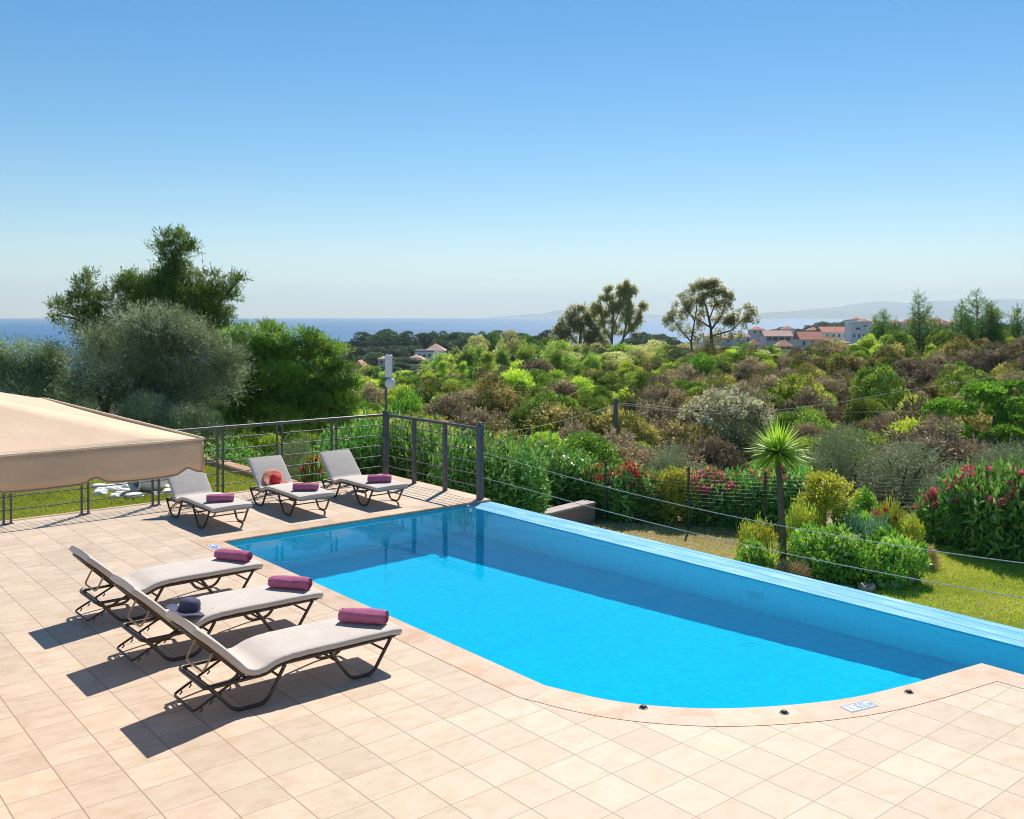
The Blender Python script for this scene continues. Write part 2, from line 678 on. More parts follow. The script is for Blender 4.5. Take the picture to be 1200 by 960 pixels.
def slab(poly, z0, z1):
    mb = MB()
    n = len(poly)
    tr = tessellate_polygon([[Vector((p.x, p.y, 0)) for p in poly]])
    vs = [(p.x, p.y, z1) for p in poly]
    a = sum((poly[i].x * poly[(i + 1) % n].y - poly[(i + 1) % n].x * poly[i].y) for i in range(n))
    fs = []
    for t in tr:
        A, B, C = (poly[i] for i in t)
        cr = (B - A).cross(C - A).z
        fs.append(tuple(t) if cr > 0 else tuple(reversed(t)))
    mb.add(vs, fs, False)
    side = []
    sv = [(p.x, p.y, z1) for p in poly] + [(p.x, p.y, z0) for p in poly]
    for i in range(n):
        j = (i + 1) % n
        side.append((i, n + i, n + j, j) if a > 0 else (j, n + j, n + i, i))
    mb.add(sv, side, False)
    return mb


tag(slab(poly, -1.9, 0).build('pool_deck', m_tile), kind='structure')

# coping stones: u along the path, v across
m_cop, nt, out_ = newmat('coping_stone')
uvn = N(nt, 'ShaderNodeUVMap', uv_map='along')
sep = N(nt, 'ShaderNodeSeparateXYZ')
nt.links.new(uvn.outputs[0], sep.inputs[0])
ul = mathn(nt, 'DIVIDE', sep.outputs[0], .62)
fr = mathn(nt, 'FRACT', ul)
jm = mathn(nt, 'LESS_THAN', mathn(nt, 'MINIMUM', fr, mathn(nt, 'SUBTRACT', 1.0, fr)), .009)
co = objco(nt)
wn = N(nt, 'ShaderNodeTexWhiteNoise', noise_dimensions='1D')
nt.links.new(mathn(nt, 'FLOOR', ul), wn.inputs['W'])
n1 = noise(nt, 3.2, 5, co, .6)
n2 = noise(nt, 14, 4, co, .6)
c = ramp(nt, n1, [(.33, (.56, .395, .265)), (.50, (.53, .335, .205)), (.62, (.46, .24, .10)), (.75, (.53, .30, .155))])
c = mixc(nt, mathn(nt, 'MULTIPLY', n2, .40), c, (.59, .45, .34))
hs = N(nt, 'ShaderNodeHueSaturation')
nt.links.new(c, hs.inputs['Color'])
nt.links.new(mathn(nt, 'MULTIPLY_ADD', wn.outputs['Value'], .16, .90), hs.inputs['Value'])
c = mixc(nt, jm, hs.outputs[0], (.42, .30, .2))
p = N(nt, 'ShaderNodeBsdfPrincipled')
nt.links.new(c, p.inputs['Base Color'])
p.inputs['Roughness'].default_value = .55
nt.links.new(bump(nt, mathn(nt, 'SUBTRACT', n2, jm), .25, .004), p.inputs['Normal'])
nt.links.new(p.outputs[0], out_.inputs[0])
mb = MB()
path, opath = inner, offset(inner, .287)
lip = offset(inner, -.02)
prof = lambda i: [lip[i] + Vector((0, 0, -.032)), lip[i] + Vector((0, 0, -.008)), (lip[i] * .6 + inner[i] * .4) + Vector((0, 0, .003)), opath[i] + Vector((0, 0, .003)), opath[i] + Vector((0, 0, -.04))]
us, acc, vv, ff = [], 0, [], []
for i in range(len(inner)):
    if i:
        acc += (inner[i] - inner[i - 1]).length
    us.append(acc)
    vv += prof(i)
for i in range(len(inner) - 1):
    for k in range(4):
        ff.append((i * 5 + k, i * 5 + k + 1, i * 5 + 5 + k + 1, i * 5 + 5 + k))
mb.add(vv, ff, False)
cop = mb.build('pool_coping', m_cop)
tag(cop, kind='structure')
ul_ = cop.data.uv_layers.new(name='along')
for li, lp in enumerate(cop.data.loops):
    vi = lp.vertex_index
    ul_.data[li].uv = (us[vi // 5], (vi % 5) * .07)

# basin
m_pool, nt, out_ = newmat('pool_tiles')
co = objco(nt)
mpn = N(nt, 'ShaderNodeMapping')
nt.links.new(co, mpn.inputs[0])
sep = N(nt, 'ShaderNodeSeparateXYZ')
nt.links.new(co, sep.inputs[0])


def lines(v, s, w):
    f_ = mathn(nt, 'FRACT', mathn(nt, 'DIVIDE', v, s))
    return mathn(nt, 'LESS_THAN', f_, w)


g_ = mathn(nt, 'MAXIMUM', lines(sep.outputs[0], .31, .03), mathn(nt, 'MAXIMUM', lines(sep.outputs[1], .31, .03), lines(sep.outputs[2], .31, .03)))
nz = noise(nt, 1.2, 4, co)
c = ramp(nt, nz, [(.3, (.18, .83, .86)), (.7, (.24, .87, .89))])
vor = N(nt, 'ShaderNodeTexWhiteNoise')
sn = N(nt, 'ShaderNodeVectorMath', operation='SNAP')
sn.inputs[1].default_value = (.05, .05, .05)
nt.links.new(co, sn.inputs[0])
nt.links.new(sn.outputs[0], vor.inputs['Vector'])
c = mixc(nt, mathn(nt, 'MULTIPLY', vor.outputs['Value'], .5), c, (.12, .62, .86))
c = mixc(nt, mathn(nt, 'MULTIPLY', g_, .2), c, (.2, .55, .75))
p = N(nt, 'ShaderNodeBsdfPrincipled')
nt.links.new(c, p.inputs['Base Color'])
p.inputs['Roughness'].default_value = .35
nt.links.new(p.outputs[0], out_.inputs[0])

ring = [Vector((X1, YF + .004, 0)), Vector((X0 - .006, YF + .004, 0))] + [v for v in offset(arc, .006)] + [Vector((7.956, YE + .02, 0)), Vector((X1, YE + .02, 0))]
n = len(ring)
mb = MB()


def dep(y):
    return -(.9 + .10 * (min(max(y, 0), 12) - 4))


ring = ring[:-2] + [Vector((7.956, 0, 0)), Vector((7.956, YE + .02, 0)), Vector((X1, YE + .02, 0)), Vector((X1, 0, 0))]
n = len(ring)
fl = [(p.x, p.y, dep(p.y)) for p in ring]
tr = tessellate_polygon([[Vector((p.x, p.y, 0)) for p in ring]])
ft = []
for t in tr:
    A, B, C = (Vector(fl[i]) for i in t)
    ft.append(tuple(t) if (B - A).cross(C - A).z > 0 else tuple(reversed(t)))
mb.add(fl, ft, False)
wv, wf = [], []
for i in range(n):
    j = (i + 1) % n
    if i >= n - 2:
        continue                                             # the overflow wall closes this side
    a, b = ring[i], ring[j]
    k = len(wv)
    wv += [(a.x, a.y, -.02), (b.x, b.y, -.02), (b.x, b.y, dep(b.y)), (a.x, a.y, dep(a.y))]
    wf.append((k, k + 1, k + 2, k + 3))
mb.add(wv, wf, False)
basin = tag(mb.build('pool_basin', m_pool), kind='structure')
basin.cycles.is_caustics_receiver = True
wall = MB().bbox(X1, XO, YE, YF + .002, -2.4, WL + .006, .012).build('overflow_wall', m_pool)
tag(wall, kind='structure')
wall.cycles.is_caustics_receiver = True
# light wet tile on top of the overflow wall
m_top, nt, out_ = newmat('overflow_tiles')
co = objco(nt)
sep = N(nt, 'ShaderNodeSeparateXYZ')
nt.links.new(co, sep.inputs[0])
g_ = lines(sep.outputs[1], .25, .02)
st_ = N(nt, 'ShaderNodeMapping')
st_.inputs['Scale'].default_value = (7, 1.2, 1)
nt.links.new(co, st_.inputs[0])
lime = noise(nt, 1.3, 5, st_.outputs[0], .65)
c = ramp(nt, lime, [(.35, (.19, .47, .72)), (.55, (.23, .52, .76)), (.78, (.36, .60, .78))])
c = mixc(nt, mathn(nt, 'MULTIPLY', g_, .3), c, (.16, .40, .6))
p = N(nt, 'ShaderNodeBsdfPrincipled')
nt.links.new(c, p.inputs['Base Color'])
nt.links.new(mathn(nt, 'MULTIPLY_ADD', lime, .5, .02), p.inputs['Roughness'])
nt.links.new(bump(nt, mathn(nt, 'SUBTRACT', mathn(nt, 'MULTIPLY', noise(nt, 6, 3, co), .6), g_), .2, .004), p.inputs['Normal'])
nt.links.new(p.outputs[0], out_.inputs[0])
wt = MB().box(X1 - .003, XO + .003, YE, YF, WL + .001, WL + .010).build('overflow_rim', m_top)
tag(wt, kind='structure')

# water surface
m_wat, nt, out_ = newmat('pool_water')
co = objco(nt)
w1 = noise(nt, 3.0, 2, co)
w2 = noise(nt, 11, 2, co)
hh = mathn(nt, 'ADD', w1, mathn(nt, 'MULTIPLY', w2, .5))
nb = bump(nt, hh, .16, .012)
rf = N(nt, 'ShaderNodeBsdfRefraction')
rf.inputs['Color'].default_value = (.07, .85, 1.0, 1)
rf.inputs['Roughness'].default_value = 0
rf.inputs['IOR'].default_value = 1.33
nt.links.new(nb, rf.inputs['Normal'])
gl = N(nt, 'ShaderNodeBsdfGlossy')
gl.inputs['Roughness'].default_value = .0
nt.links.new(nb, gl.inputs['Normal'])
fz = N(nt, 'ShaderNodeFresnel')
fz.inputs['IOR'].default_value = 1.33
nt.links.new(nb, fz.inputs['Normal'])
mx = N(nt, 'ShaderNodeMixShader')
gm_ = N(nt, 'ShaderNodeNewGeometry')
nt.links.new(mathn(nt, 'MULTIPLY', fz.outputs[0], mathn(nt, 'MULTIPLY_ADD', gm_.outputs['Backfacing'], .2, .8)), mx.inputs[0])
nt.links.new(rf.outputs[0], mx.inputs[1])
nt.links.new(gl.outputs[0], mx.inputs[2])
nt.links.new(mx.outputs[0], out_.inputs[0])
mb = MB()
wr = [Vector((p.x, p.y, WL)) for p in ring]
tr = tessellate_polygon([[Vector((p.x, p.y, 0)) for p in wr]])
ft = []
for t in tr:
    A, B, C = (wr[i] for i in t)
    ft.append(tuple(t) if (B - A).cross(C - A).z > 0 else tuple(reversed(t)))
mb.add(wr, ft, True)
water = tag(mb.build('pool_water', m_wat), kind='structure')
water.cycles.is_caustics_caster = True

# ------------------------------------------------------------------ fittings on the coping and in the pool
m_dark = simple('dark_metal', (.055, .05, .05), .45, .2, 10, metal=.3)
m_white = simple('white_plastic', (.78, .78, .76), .45, .05, 6)
m_blue = simple('blue_paint', (.10, .25, .60), .5, .1, 6)


def inward(px, py, d=0):
    return on(px, py)


for px, py, lab in ((754, 831, 'small dark metal dome fitting on the coping nearest the left end of the curve'),
                    (919, 837, 'small dark metal dome fitting on the coping at the middle of the curve'),
                    (1065, 813, 'small dark metal dome fitting on the coping right of the depth marker')):
    q = on(px, py)
    t = empty('coping_fitting', (q.x, q.y, .003), 0, lab, 'fitting', 'metal fittings along the curved coping')
    MB().lathe([(.001, .022), (.012, .021), (.024, .012), (.028, 0)], 16).build('cap', m_dark, t)
    MB().lathe([(.026, .005), (.033, .004), (.036, 0)], 16).build('flange', simple('steel', (.20, .19, .18), .4, .1, 10, metal=.6), t)


def glyph_bars(mb, txt, x, y, s, z, t):
    """block characters as bars lying on z (7-segment style), size s high"""
    seg = {'1': 'bc', '6': 'afedcg', '0': 'abcdef', '2': 'abged', '5': 'afgcd'}
    for ch in txt:
        w = s * .5
        S = {'a': (x, x + w, y + s - t, y + s), 'd': (x, x + w, y, y + t), 'g': (x, x + w, y + s / 2 - t / 2, y + s / 2 + t / 2),
             'f': (x, x + t, y + s / 2, y + s), 'e': (x, x + t, y, y + s / 2), 'b': (x + w - t, x + w, y + s / 2, y + s), 'c': (x + w - t, x + w, y, y + s / 2)}
        if ch in seg:
            for i, k in enumerate(seg[ch]):
                a, b, c, d = S[k]
                mb.box(a, b, c, d, z, z + .0012 + .00013 * i)
            x += w + t * 1.3
        elif ch == '.':
            mb.box(x, x + t * 1.2, y, y + t * 1.2, z, z + .0012)
            x += t * 2.6
        elif ch == 'm':
            h = s * .62
            mb.box(x, x + t, y, y + h, z, z + .0012)
            mb.box(x + w * .55, x + w * .55 + t, y, y + h - t, z, z + .0012)
            mb.box(x + w * 1.1, x + w * 1.1 + t, y, y + h - t, z, z + .0012)
            mb.box(x + t, x + w * 1.1 + t, y + h - t, y + h, z, z + .0014)
            x += w * 1.7
        else:
            x += w * .5
    return mb


def depth_marker(px, py, rz, label, w=.27, h=.118):
    q = on(px, py)
    t = empty('depth_marker', (q.x, q.y, .003), rz, label, 'marker tile', 'depth marker tiles on the coping')
    MB().bbox(-w / 2, w / 2, -h / 2, h / 2, -.01, .003, .002).build('plate', m_white, t)
    b = MB()
    e = .008
    for x0, x1, y0, y1 in ((-w / 2 + .004, w / 2 - .004, h / 2 - e - .004, h / 2 - .004), (-w / 2 + .004, w / 2 - .004, -h / 2 + .004, -h / 2 + e + .004),
                           (-w / 2 + .004, -w / 2 + e + .004, -h / 2 + e + .004, h / 2 - e - .004), (w / 2 - e - .004, w / 2 - .004, -h / 2 + e + .004, h / 2 - e - .004)):
        b.box(x0, x1, y0, y1, .0035, .0046)
    b.build('border', m_blue, t)
    glyph_bars(MB(), '1.60m', -w / 2 + .024, -h / 2 + .022, h - .044, .0035, .0115).build('digits', m_blue, t)
    return t


depth_marker(1007, 829.5, R_(-14), 'white and blue 1.60 m depth tile on the curved coping')
depth_marker(251, 642, R_(-90), 'small white depth tile at the far left pool corner', .25, .11)
# drains on the pool floor / overflow wall (seen through the water)
t = empty('floor_inlet', (7.84, 5.71, dep(5.71) + .002), 0, 'round white inlet on the sunlit pool floor', 'pool inlet')
MB().lathe([(.001, .012), (.06, .012), (.085, .004), (.09, 0)], 20).build('cover', m_white, t)
MB().lathe([(.02, .019), (.045, .018), (.05, .0125)], 16).build('grille', m_pool, t)
t = empty('pool_lamp', (X1, 6.32, -.60), 0, 'round underwater lamp set in the shaded overflow wall', 'pool lamp')
o = MB().lathe([(.115, 0), (.115, .02), (.10, .03), (.095, .02), (.085, .018)], 24).build('rim', m_white, t)
o.rotation_euler = (0, R_(-90), 0)
o = MB().lathe([(.001, .03), (.05, .028), (.084, .019)], 20).build('lens', simple('lens', (.5, .6, .65), .2, .05), t)
o.rotation_euler = (0, R_(-90), 0)
for o in COL.objects:
    if o.parent and o.parent.name.split('.')[0] in ('floor_inlet', 'pool_lamp'):
        o.cycles.is_caustics_receiver = True

# ------------------------------------------------------------------ sun loungers
m_frame = simple('bronze_tube', (.085, .058, .042), .38, .2, 12, metal=.35)
m_prop = simple('tan_tube', (.50, .36, .22), .4, .15, 10, metal=.2)
m_sling = simple('sling', (.46, .37, .29), .8, .1, 60, bmp=.3)
m_mat, nt, out_ = newmat('mattress_fabric')
co = objco(nt)
f1 = noise(nt, 5, 4, co)
c = ramp(nt, f1, [(.3, (.55, .48, .42)), (.7, (.61, .535, .465))])
p = N(nt, 'ShaderNodeBsdfPrincipled')
nt.links.new(c, p.inputs['Base Color'])
p.inputs['Roughness'].default_value = .9
p.inputs['Specular IOR Level'].default_value = .15
sep = N(nt, 'ShaderNodeSeparateXYZ')
nt.links.new(co, sep.inputs[0])
qx = mathn(nt, 'SINE', mathn(nt, 'MULTIPLY', sep.outputs[0], 95))
hh = mathn(nt, 'ADD', mathn(nt, 'MULTIPLY', noise(nt, 9, 3, co), 1.2), mathn(nt, 'ADD', mathn(nt, 'MULTIPLY', noise(nt, 300, 2, co), .25), mathn(nt, 'MULTIPLY', qx, .08)))
nt.links.new(bump(nt, hh, .28, .012), p.inputs['Normal'])
nt.links.new(p.outputs[0], out_.inputs[0])


def pad(path, w, th, name, mat, parent, seed=0, exp=9.0, seg=32):
    """padded strip: path of (x, z) for its top side"""
    g = np.random.default_rng(seed)
    pts = catmull([(x, 0, z) for x, z in path], 5)
    mb = MB()
    n = len(pts)
    vs, fs = [], []
    for i, q in enumerate(pts):
        t = (pts[min(i + 1, n - 1)] - pts[max(i - 1, 0)]).normalized()
        nn = Vector((-t.z, 0, t.x))
        if nn.z < 0:
            nn = -nn
        e = min(i, n - 1 - i) / 2.0
        k = .88 if i in (0, n - 1) else 1
        wob = 1 + g.normal() * .008
        for j in range(seg):
            a = 2 * math.pi * j / seg
            ca, sa = math.cos(a), math.sin(a)
            y = math.copysign(abs(ca) ** (2 / exp), ca) * w / 2 * (1 - .02 * (1 - k)) * wob
            u = math.copysign(abs(sa) ** (2 / 4.5), sa) * th / 2 * k
            vs.append(q + Vector((0, y, 0)) + nn * (u - th / 2 + .004 * math.cos(y * 9)))
    for i in range(n - 1):
        for j in range(seg):
            l = (j + 1) % seg
            fs.append((i * seg + j, i * seg + l, i * seg + seg + l, i * seg + seg + j))
    mb.add(vs, fs, True)
    mb.add(vs[:seg], [tuple(reversed(range(seg)))], False)
    mb.add(vs[-seg:], [tuple(range(seg))], False)
    o = mb.build(name, mat, parent)
    return o


TOP = [(-.01, .322), (.12, .330), (.5, .335), (.9, .338), (1.08, .322), (1.2, .283), (1.29, .296), (1.37, .375), (1.50, .505), (1.68, .668)]
LOW = [(x, z - .060) for x, z in TOP]


def make_lounger():
    r = empty('sun_lounger')
    g = .0145
    y0 = .265
    fr = [(1.62, -y0, .215), (1.16, -y0, .215), (1.06, -y0, .262), (.03, -y0, .262), (.03, y0, .262), (1.06, y0, .262), (1.16, y0, .215), (1.62, y0, .215)]
    MB().tube(fillet(fr, .05, 4, True), g, 8, True).build('frame', m_frame, r)
    for s in (-1, 1):
        y = s * (y0 + .016)
        MB().tube(fillet([(.10, y, .258), (.265, y, .013), (.46, y, .013), (.64, y, .258)], .06, 5), .0145, 8).build('leg', m_frame, r)
        MB().tube(fillet([(1.02, y, .258), (1.17, y, .013), (1.41, y, .013), (1.60, y, .225)], .06, 5), .0145, 8).build('leg', m_frame, r)
    for x, z in ((.16, .175), (.58, .175), (1.08, .19), (1.56, .19)):
        MB().tube([(x, -y0 - .01, z), (x, y0 + .01, z)], .009, 6).build('stretcher', m_frame, r)
    yb = .245
    MB().tube(fillet([(1.2, -yb, .205), (1.305, -yb, .205), (1.69, -yb, .588), (1.69, yb, .588), (1.305, yb, .205), (1.2, yb, .205)], .05, 4), .0115, 8).build('back_frame', m_frame, r)
    tm = MB().tube(fillet([(1.30, -.2, .235), (1.68, -.2, .05), (1.68, .2, .05), (1.30, .2, .235)], .04, 4), .010, 8)
    for s in (-.2, .2):
        for k in range(4):
            x = 1.42 + k * .07
            z = .235 - (x - 1.30) * .487
            tm.tube([(x, s, z + .004), (x - .012, s, z - .022), (x + .006, s, z - .036)], .006, 6)
    tm.build('ratchet_rack', m_frame, r)
    MB().tube(fillet([(1.53, -.17, .43), (1.60, -.17, .30), (1.60, .17, .30), (1.53, .17, .43)], .05, 4), .009, 8).build('prop_bracket', m_prop, r)
    pad(LOW, .53, .012, 'sling', m_sling, r, 3, 8, 12)
    pad(TOP, .57, .060, 'mattress', m_mat, r, 4)
    return r


LG = [  # location of the foot end, rotation, label
    (4.275, 9.42, R_(180 + .5), 'farthest of the three loungers facing the left pool edge, one rolled towel on it'),
    (4.255, 8.11, R_(180), 'middle lounger beside the left pool edge with a navy hat and a towel on it'),
    (4.26, 6.80, R_(180 - .5), 'nearest sun lounger in front, its long shadow on open tiles, beige mattress'),
    (5.27, 12.17, R_(91), 'sun lounger behind the left pool corner with its headrest behind the canopy valance'),
    (6.53, 12.18, R_(90), 'sun lounger at the far pool edge with a coral and red hat on its backrest'),
    (7.73, 12.08, R_(91), 'sun lounger nearest the railing corner, a patch of shadow on its raised back'),
]
proto = make_lounger()
for i, (x, y, rz, lab) in enumerate(LG):
    o = proto if i == 0 else copy_tree(proto)
    o.location = (x, y, 0)
    o.rotation_euler = (0, 0, rz)
    tag(o, lab, 'sun lounger', 'sun loungers around the pool')

# ------------------------------------------------------------------ rolled towels
m_towel = simple('towel_terry', (.54, .165, .28), .95, .16, 30, bmp=.9, spec=.1, bscale=140)


def make_towel(seed, L=.38, R=.062):
    g = np.random.default_rng(seed)
    mb = MB()
    turns, per = 3.2, 16
    n = int(turns * per)
    st = 14
    # outer roll: slightly squashed cylinder with folds
    vs, fs = [], []
    for i in range(st + 1):
        t = i / st
        y = (t - .5) * L
        pinch = 1 - .22 * (abs(t - .5) * 2) ** 8
        for k in range(24):
            a = 2 * math.pi * k / 24
            rr = R * pinch * (1 + .035 * math.sin(3 * a + seed + 5 * t) + .03 * math.sin(9 * t + seed) + g.normal() * .012)
            if abs(a - 2.2) < .14:
                rr *= .93                                        # loose edge of the cloth
            vs.append((rr * math.cos(a) * 1.08, y + .006 * math.sin(4 * a), R * .9 + rr * math.sin(a) * .9))
    for i in range(st):
        for k in range(24):
            l = (k + 1) % 24
            fs.append((i * 24 + k, i * 24 + 24 + k, i * 24 + 24 + l, i * 24 + l))
    mb.add(vs, fs, True)
    # spiral ends: a ribbon wound into each end, standing a little proud
    for s in (-1, 1):
        sp = []
        for i in range(n + 1):
            a = i / per * 2 * math.pi
            r = .006 + (R * .86 - .006) * i / n
            sp.append((r * math.cos(a) * 1.05, r * math.sin(a) * .9))
        v2, f2 = [], []
        for i, (x, z) in enumerate(sp):
            v2 += [(x, s * (L / 2 - .035), R * .9 + z), (x, s * (L / 2 + .004 + g.normal() * .002), R * .9 + z)]
        for i in range(n):
            f2.append((2 * i, 2 * i + 1, 2 * i + 3, 2 * i + 2))
        mb.add(v2, f2, True)
        cap = vs[:24] if s < 0 else vs[-24:]
        c2 = [(x * .97, y - s * .012, z * .97 + R * .03) for x, y, z in cap]
        mb.add(c2, [tuple(range(24))], True)
    return mb


def on_lounger(i, lx, ly, lz):
    x, y, rz, _ = LG[i]
    c_, s_ = math.cos(rz), math.sin(rz)
    return (x + c_ * lx - s_ * ly, y + s_ * lx + c_ * ly, lz)


TW = [(0, .20, .02, 32, 'plum rolled towel on the farthest of the three side loungers'),
      (1, .20, .03, 38, 'plum rolled towel on the lounger that also holds the navy hat'),
      (2, .20, .02, 40, 'plum rolled towel on the nearest lounger, largest towel in view'),
      (3, .30, .04, 64, 'pink rolled towel on the lounger partly behind the canopy valance'),
      (4, .30, .02, 52, 'pink rolled towel on the lounger with the coral hat'),
      (5, .30, .03, 57, 'pink rolled towel on the lounger nearest the railing corner')]
for k, (i, lx, ly, a, lab) in enumerate(TW):
    o = make_towel(k + 1, .39 if i < 3 else .35, .062 + .003 * (k % 3)).build('rolled_towel', m_towel)
    o.location = on_lounger(i, lx, ly, .328)
    o.rotation_euler = (0, 0, R_(a))
    tag(o, lab, 'towel', 'rolled towels on the loungers')


def make_hat(name, mc, mbk, crown_r, brim, label, loc, rot, seed):
    t = empty(name, loc, 0, label, 'hat')
    t.rotation_euler = rot
    MB().lathe([(.001, .118), (crown_r * .55, .116), (crown_r * .86, .104), (crown_r * .98, .085), (crown_r * 1.02, .05), (crown_r * 1.08, .006)], 28).build('crown', mc, t)
    mb = MB()
    vs, fs = [], []
    sg = 36
    for j, rr in enumerate((crown_r * 1.05, crown_r * 1.05 + brim * .35, crown_r * 1.05 + brim * .7, crown_r * 1.05 + brim)):
        for k in range(sg):
            a = 2 * math.pi * k / sg
            z = .010 + (j / 3) ** 1.5 * (.016 * math.sin(2 * a + seed) + .010 * math.sin(5 * a + seed * 2)) + .004 * j
            vs.append((rr * math.cos(a), rr * math.sin(a), z))
    for j in range(3):
        for k in range(sg):
            l = (k + 1) % sg
            fs.append((j * sg + k, j * sg + l, j * sg + sg + l, j * sg + sg + k))
    mb.add(vs, fs, True)
    b = mb.build('brim', mbk, t)
    so_ = b.modifiers.new('thick', 'SOLIDIFY')
    so_.thickness = .004
    MB().lathe([(crown_r * 1.085, .012), (crown_r * 1.06, .034), (crown_r * 1.05, .034), (crown_r * 1.06, .012)], 28).build('band', simple('band_' + name, tuple(v * .6 for v in (mc.name and (.05, .05, .09)))) if seed == 2 else mc, t)
    return t


m_navy = simple('navy_straw', (.055, .06, .12), .8, .25, 40, bmp=.8, bscale=160)
m_redh = simple('red_cloth', (.62, .03, .035), .8, .15, 20, bmp=.4)
m_coral = simple('coral_straw', (.78, .30, .19), .75, .12, 40, bmp=.5, trans=.25)
make_hat('straw_hat', m_navy, m_navy, .088, .105, 'navy straw hat with a floppy brim on the middle side lounger', on_lounger(1, 1.16, .06, .312), (0, R_(8), 0), 2)
make_hat('sun_hat', m_redh, m_coral, .078, .115, 'coral brimmed hat with a red crown against the backrest', on_lounger(4, 1.335, .0, .335), (R_(42), 0, R_(6)), 5)

# ------------------------------------------------------------------ railing round the far deck corner
m_rail = simple('grey_iron', (.12, .115, .125), .5, .2, 9, metal=.25)
rail = empty('metal_railing', (9.12, 14.46, 0), 0, 'grey iron railing with thin horizontal bars round the far deck corner', 'railing')


def rel(*p):
    return tuple(Vector(p) - Vector((9.12, 14.46, 0)))


RX, RY = 9.12, 14.46
MB().tube([rel(-3.5, RY, 1.1), rel(RX, RY, 1.1)], .024, 10).build('top_rail', m_rail, rail)
MB().tube([rel(RX, RY, 1.1), rel(RX, 11.72, 1.1)], .024, 10).build('top_rail', m_rail, rail)
for z in (.93, .745, .56, .375, .19):
    MB().tube([rel(-3.5, RY, z), rel(RX, RY, z)], .0085, 6).build('bar', m_rail, rail)
    MB().tube([rel(RX, RY, z), rel(RX, 11.72, z)], .0085, 6).build('bar', m_rail, rail)
for k in range(12):
    x = 8.08 - k * 1.01
    for d in (-.045, .045):
        MB().box(x + d - .012, x + d + .012, RY - .018, RY + .018, .012, 1.085).build('post', m_rail, rail, tuple(rel(0, 0, 0)))
    MB().bbox(x - .075, x + .075, RY - .04, RY + .04, .0015, .012, .003).build('foot_plate', m_rail, rail, tuple(rel(0, 0, 0)))
for y in (13.56, 12.66):
    MB().bbox(RX - .03, RX + .03, y - .035, y + .035, .0015, 1.085).build('post', m_rail, rail, tuple(rel(0, 0, 0)))
MB().bbox(RX - .045, RX + .045, RY - .045, RY + .045, .0015, 1.17).build('corner_post', m_rail, rail, tuple(rel(0, 0, 0)))
e = MB().bbox(RX - .045, RX + .045, 11.68, 11.77, .0015, 1.15).build('end_post', m_rail, rail, tuple(rel(0, 0, 0)))
MB().lathe([(.001, .05), (.02, .046), (.032, .03), (.036, .012), (.05, .008), (.05, 0)], 14, (RX, 11.725, 1.15)).build('finial', m_rail, e)

# antenna on the corner post
an = empty('antenna_mast', (RX, RY, 1.17), 0, 'grey pole with a white panel antenna and round disc above the railing corner', 'antenna')
MB().tube([(0, 0, 0), (0, 0, 1.02)], .021, 10).build('pole', m_rail, an)
o = MB().bbox(-.066, .066, -.028, .028, .60, 1.0, .014).build('panel', m_white, an)
o.location = (.03, -.045, 0)
o.rotation_euler = (0, 0, R_(-32))
d_ = MB().lathe([(.001, .05), (.05, .046), (.085, .03), (.095, .008), (.09, 0), (.001, 0)], 24).build('disc', m_white, an)
d_.location = (.045, -.075, .49)
d_.rotation_euler = (R_(90), 0, R_(-38))
MB().box(-.02, .03, -.05, .01, .46, .52).build('bracket', m_rail, an)

# ropes along the overflow wall, from the end post to a post beyond the right edge
m_rope = simple('rope', (.42, .42, .40), .8, .2, 40, bmp=.5)
E_Y = 1.2
pst = empty('rope_post', (XO + .06, E_Y, WL), 0, 'grey post holding the two ropes beyond the overflow wall', 'post')
MB().bbox(-.03, .03, -.03, .03, -1.3, 1.0).build('post_body', m_rail, pst)
MB().bbox(-.036, .036, -.036, .036, 1.002, 1.02, .004).build('cap', m_rail, pst)


def rope(z0, z1, sag, label):
    pts = []
    for k in range(41):
        t = k / 40
        y = 11.7 + (E_Y - 11.7) * t
        pts.append((XO + .055 - (XO + .055 - RX) * (1 - t) ** 12, y, z0 + (z1 - z0) * t - sag * 4 * t * (1 - t)))
    tag(MB().tube(pts, .0046, 6).build('rope', m_rope), label, 'rope', 'ropes strung above the overflow wall')


rope(.73, .80, .30, 'upper of the two sagging ropes strung along the overflow wall')
rope(.34, .42, .22, 'lower of the two sagging ropes strung along the overflow wall')

# ------------------------------------------------------------------ parasol at the left edge
PX, PY, PS, PE, PK = 1.95, 4.88, 3.2, 2.205, 2.60
m_canvas, nt, out_ = newmat('canvas')
co = objco(nt)
c = ramp(nt, noise(nt, 2.2, 4, co), [(.3, (.76, .55, .37)), (.7, (.82, .615, .435))])
p = N(nt, 'ShaderNodeBsdfPrincipled')
nt.links.new(c, p.inputs['Base Color'])
p.inputs['Roughness'].default_value = .9
p.inputs['Specular IOR Level'].default_value = .15
nt.links.new(bump(nt, mathn(nt, 'ADD', noise(nt, 4, 3, co), mathn(nt, 'MULTIPLY', noise(nt, 220, 2, co), .25)), .6, .025), p.inputs['Normal'])
tr_ = N(nt, 'ShaderNodeBsdfTranslucent')
nt.links.new(c, tr_.inputs[0])
mx = N(nt, 'ShaderNodeMixShader')
mx.inputs[0].default_value = .12
nt.links.new(p.outputs[0], mx.inputs[1])
nt.links.new(tr_.outputs[0], mx.inputs[2])
nt.links.new(mx.outputs[0], out_.inputs[0])
cx_, cy_ = PX - PS / 2, PY + PS / 2
par = empty('patio_parasol', (cx_, cy_, 0), 0, 'large square beige canvas parasol with a scalloped valance at the left', 'parasol')
hw = PS / 2
vs_, fs_ = [], []
nn_ = 16
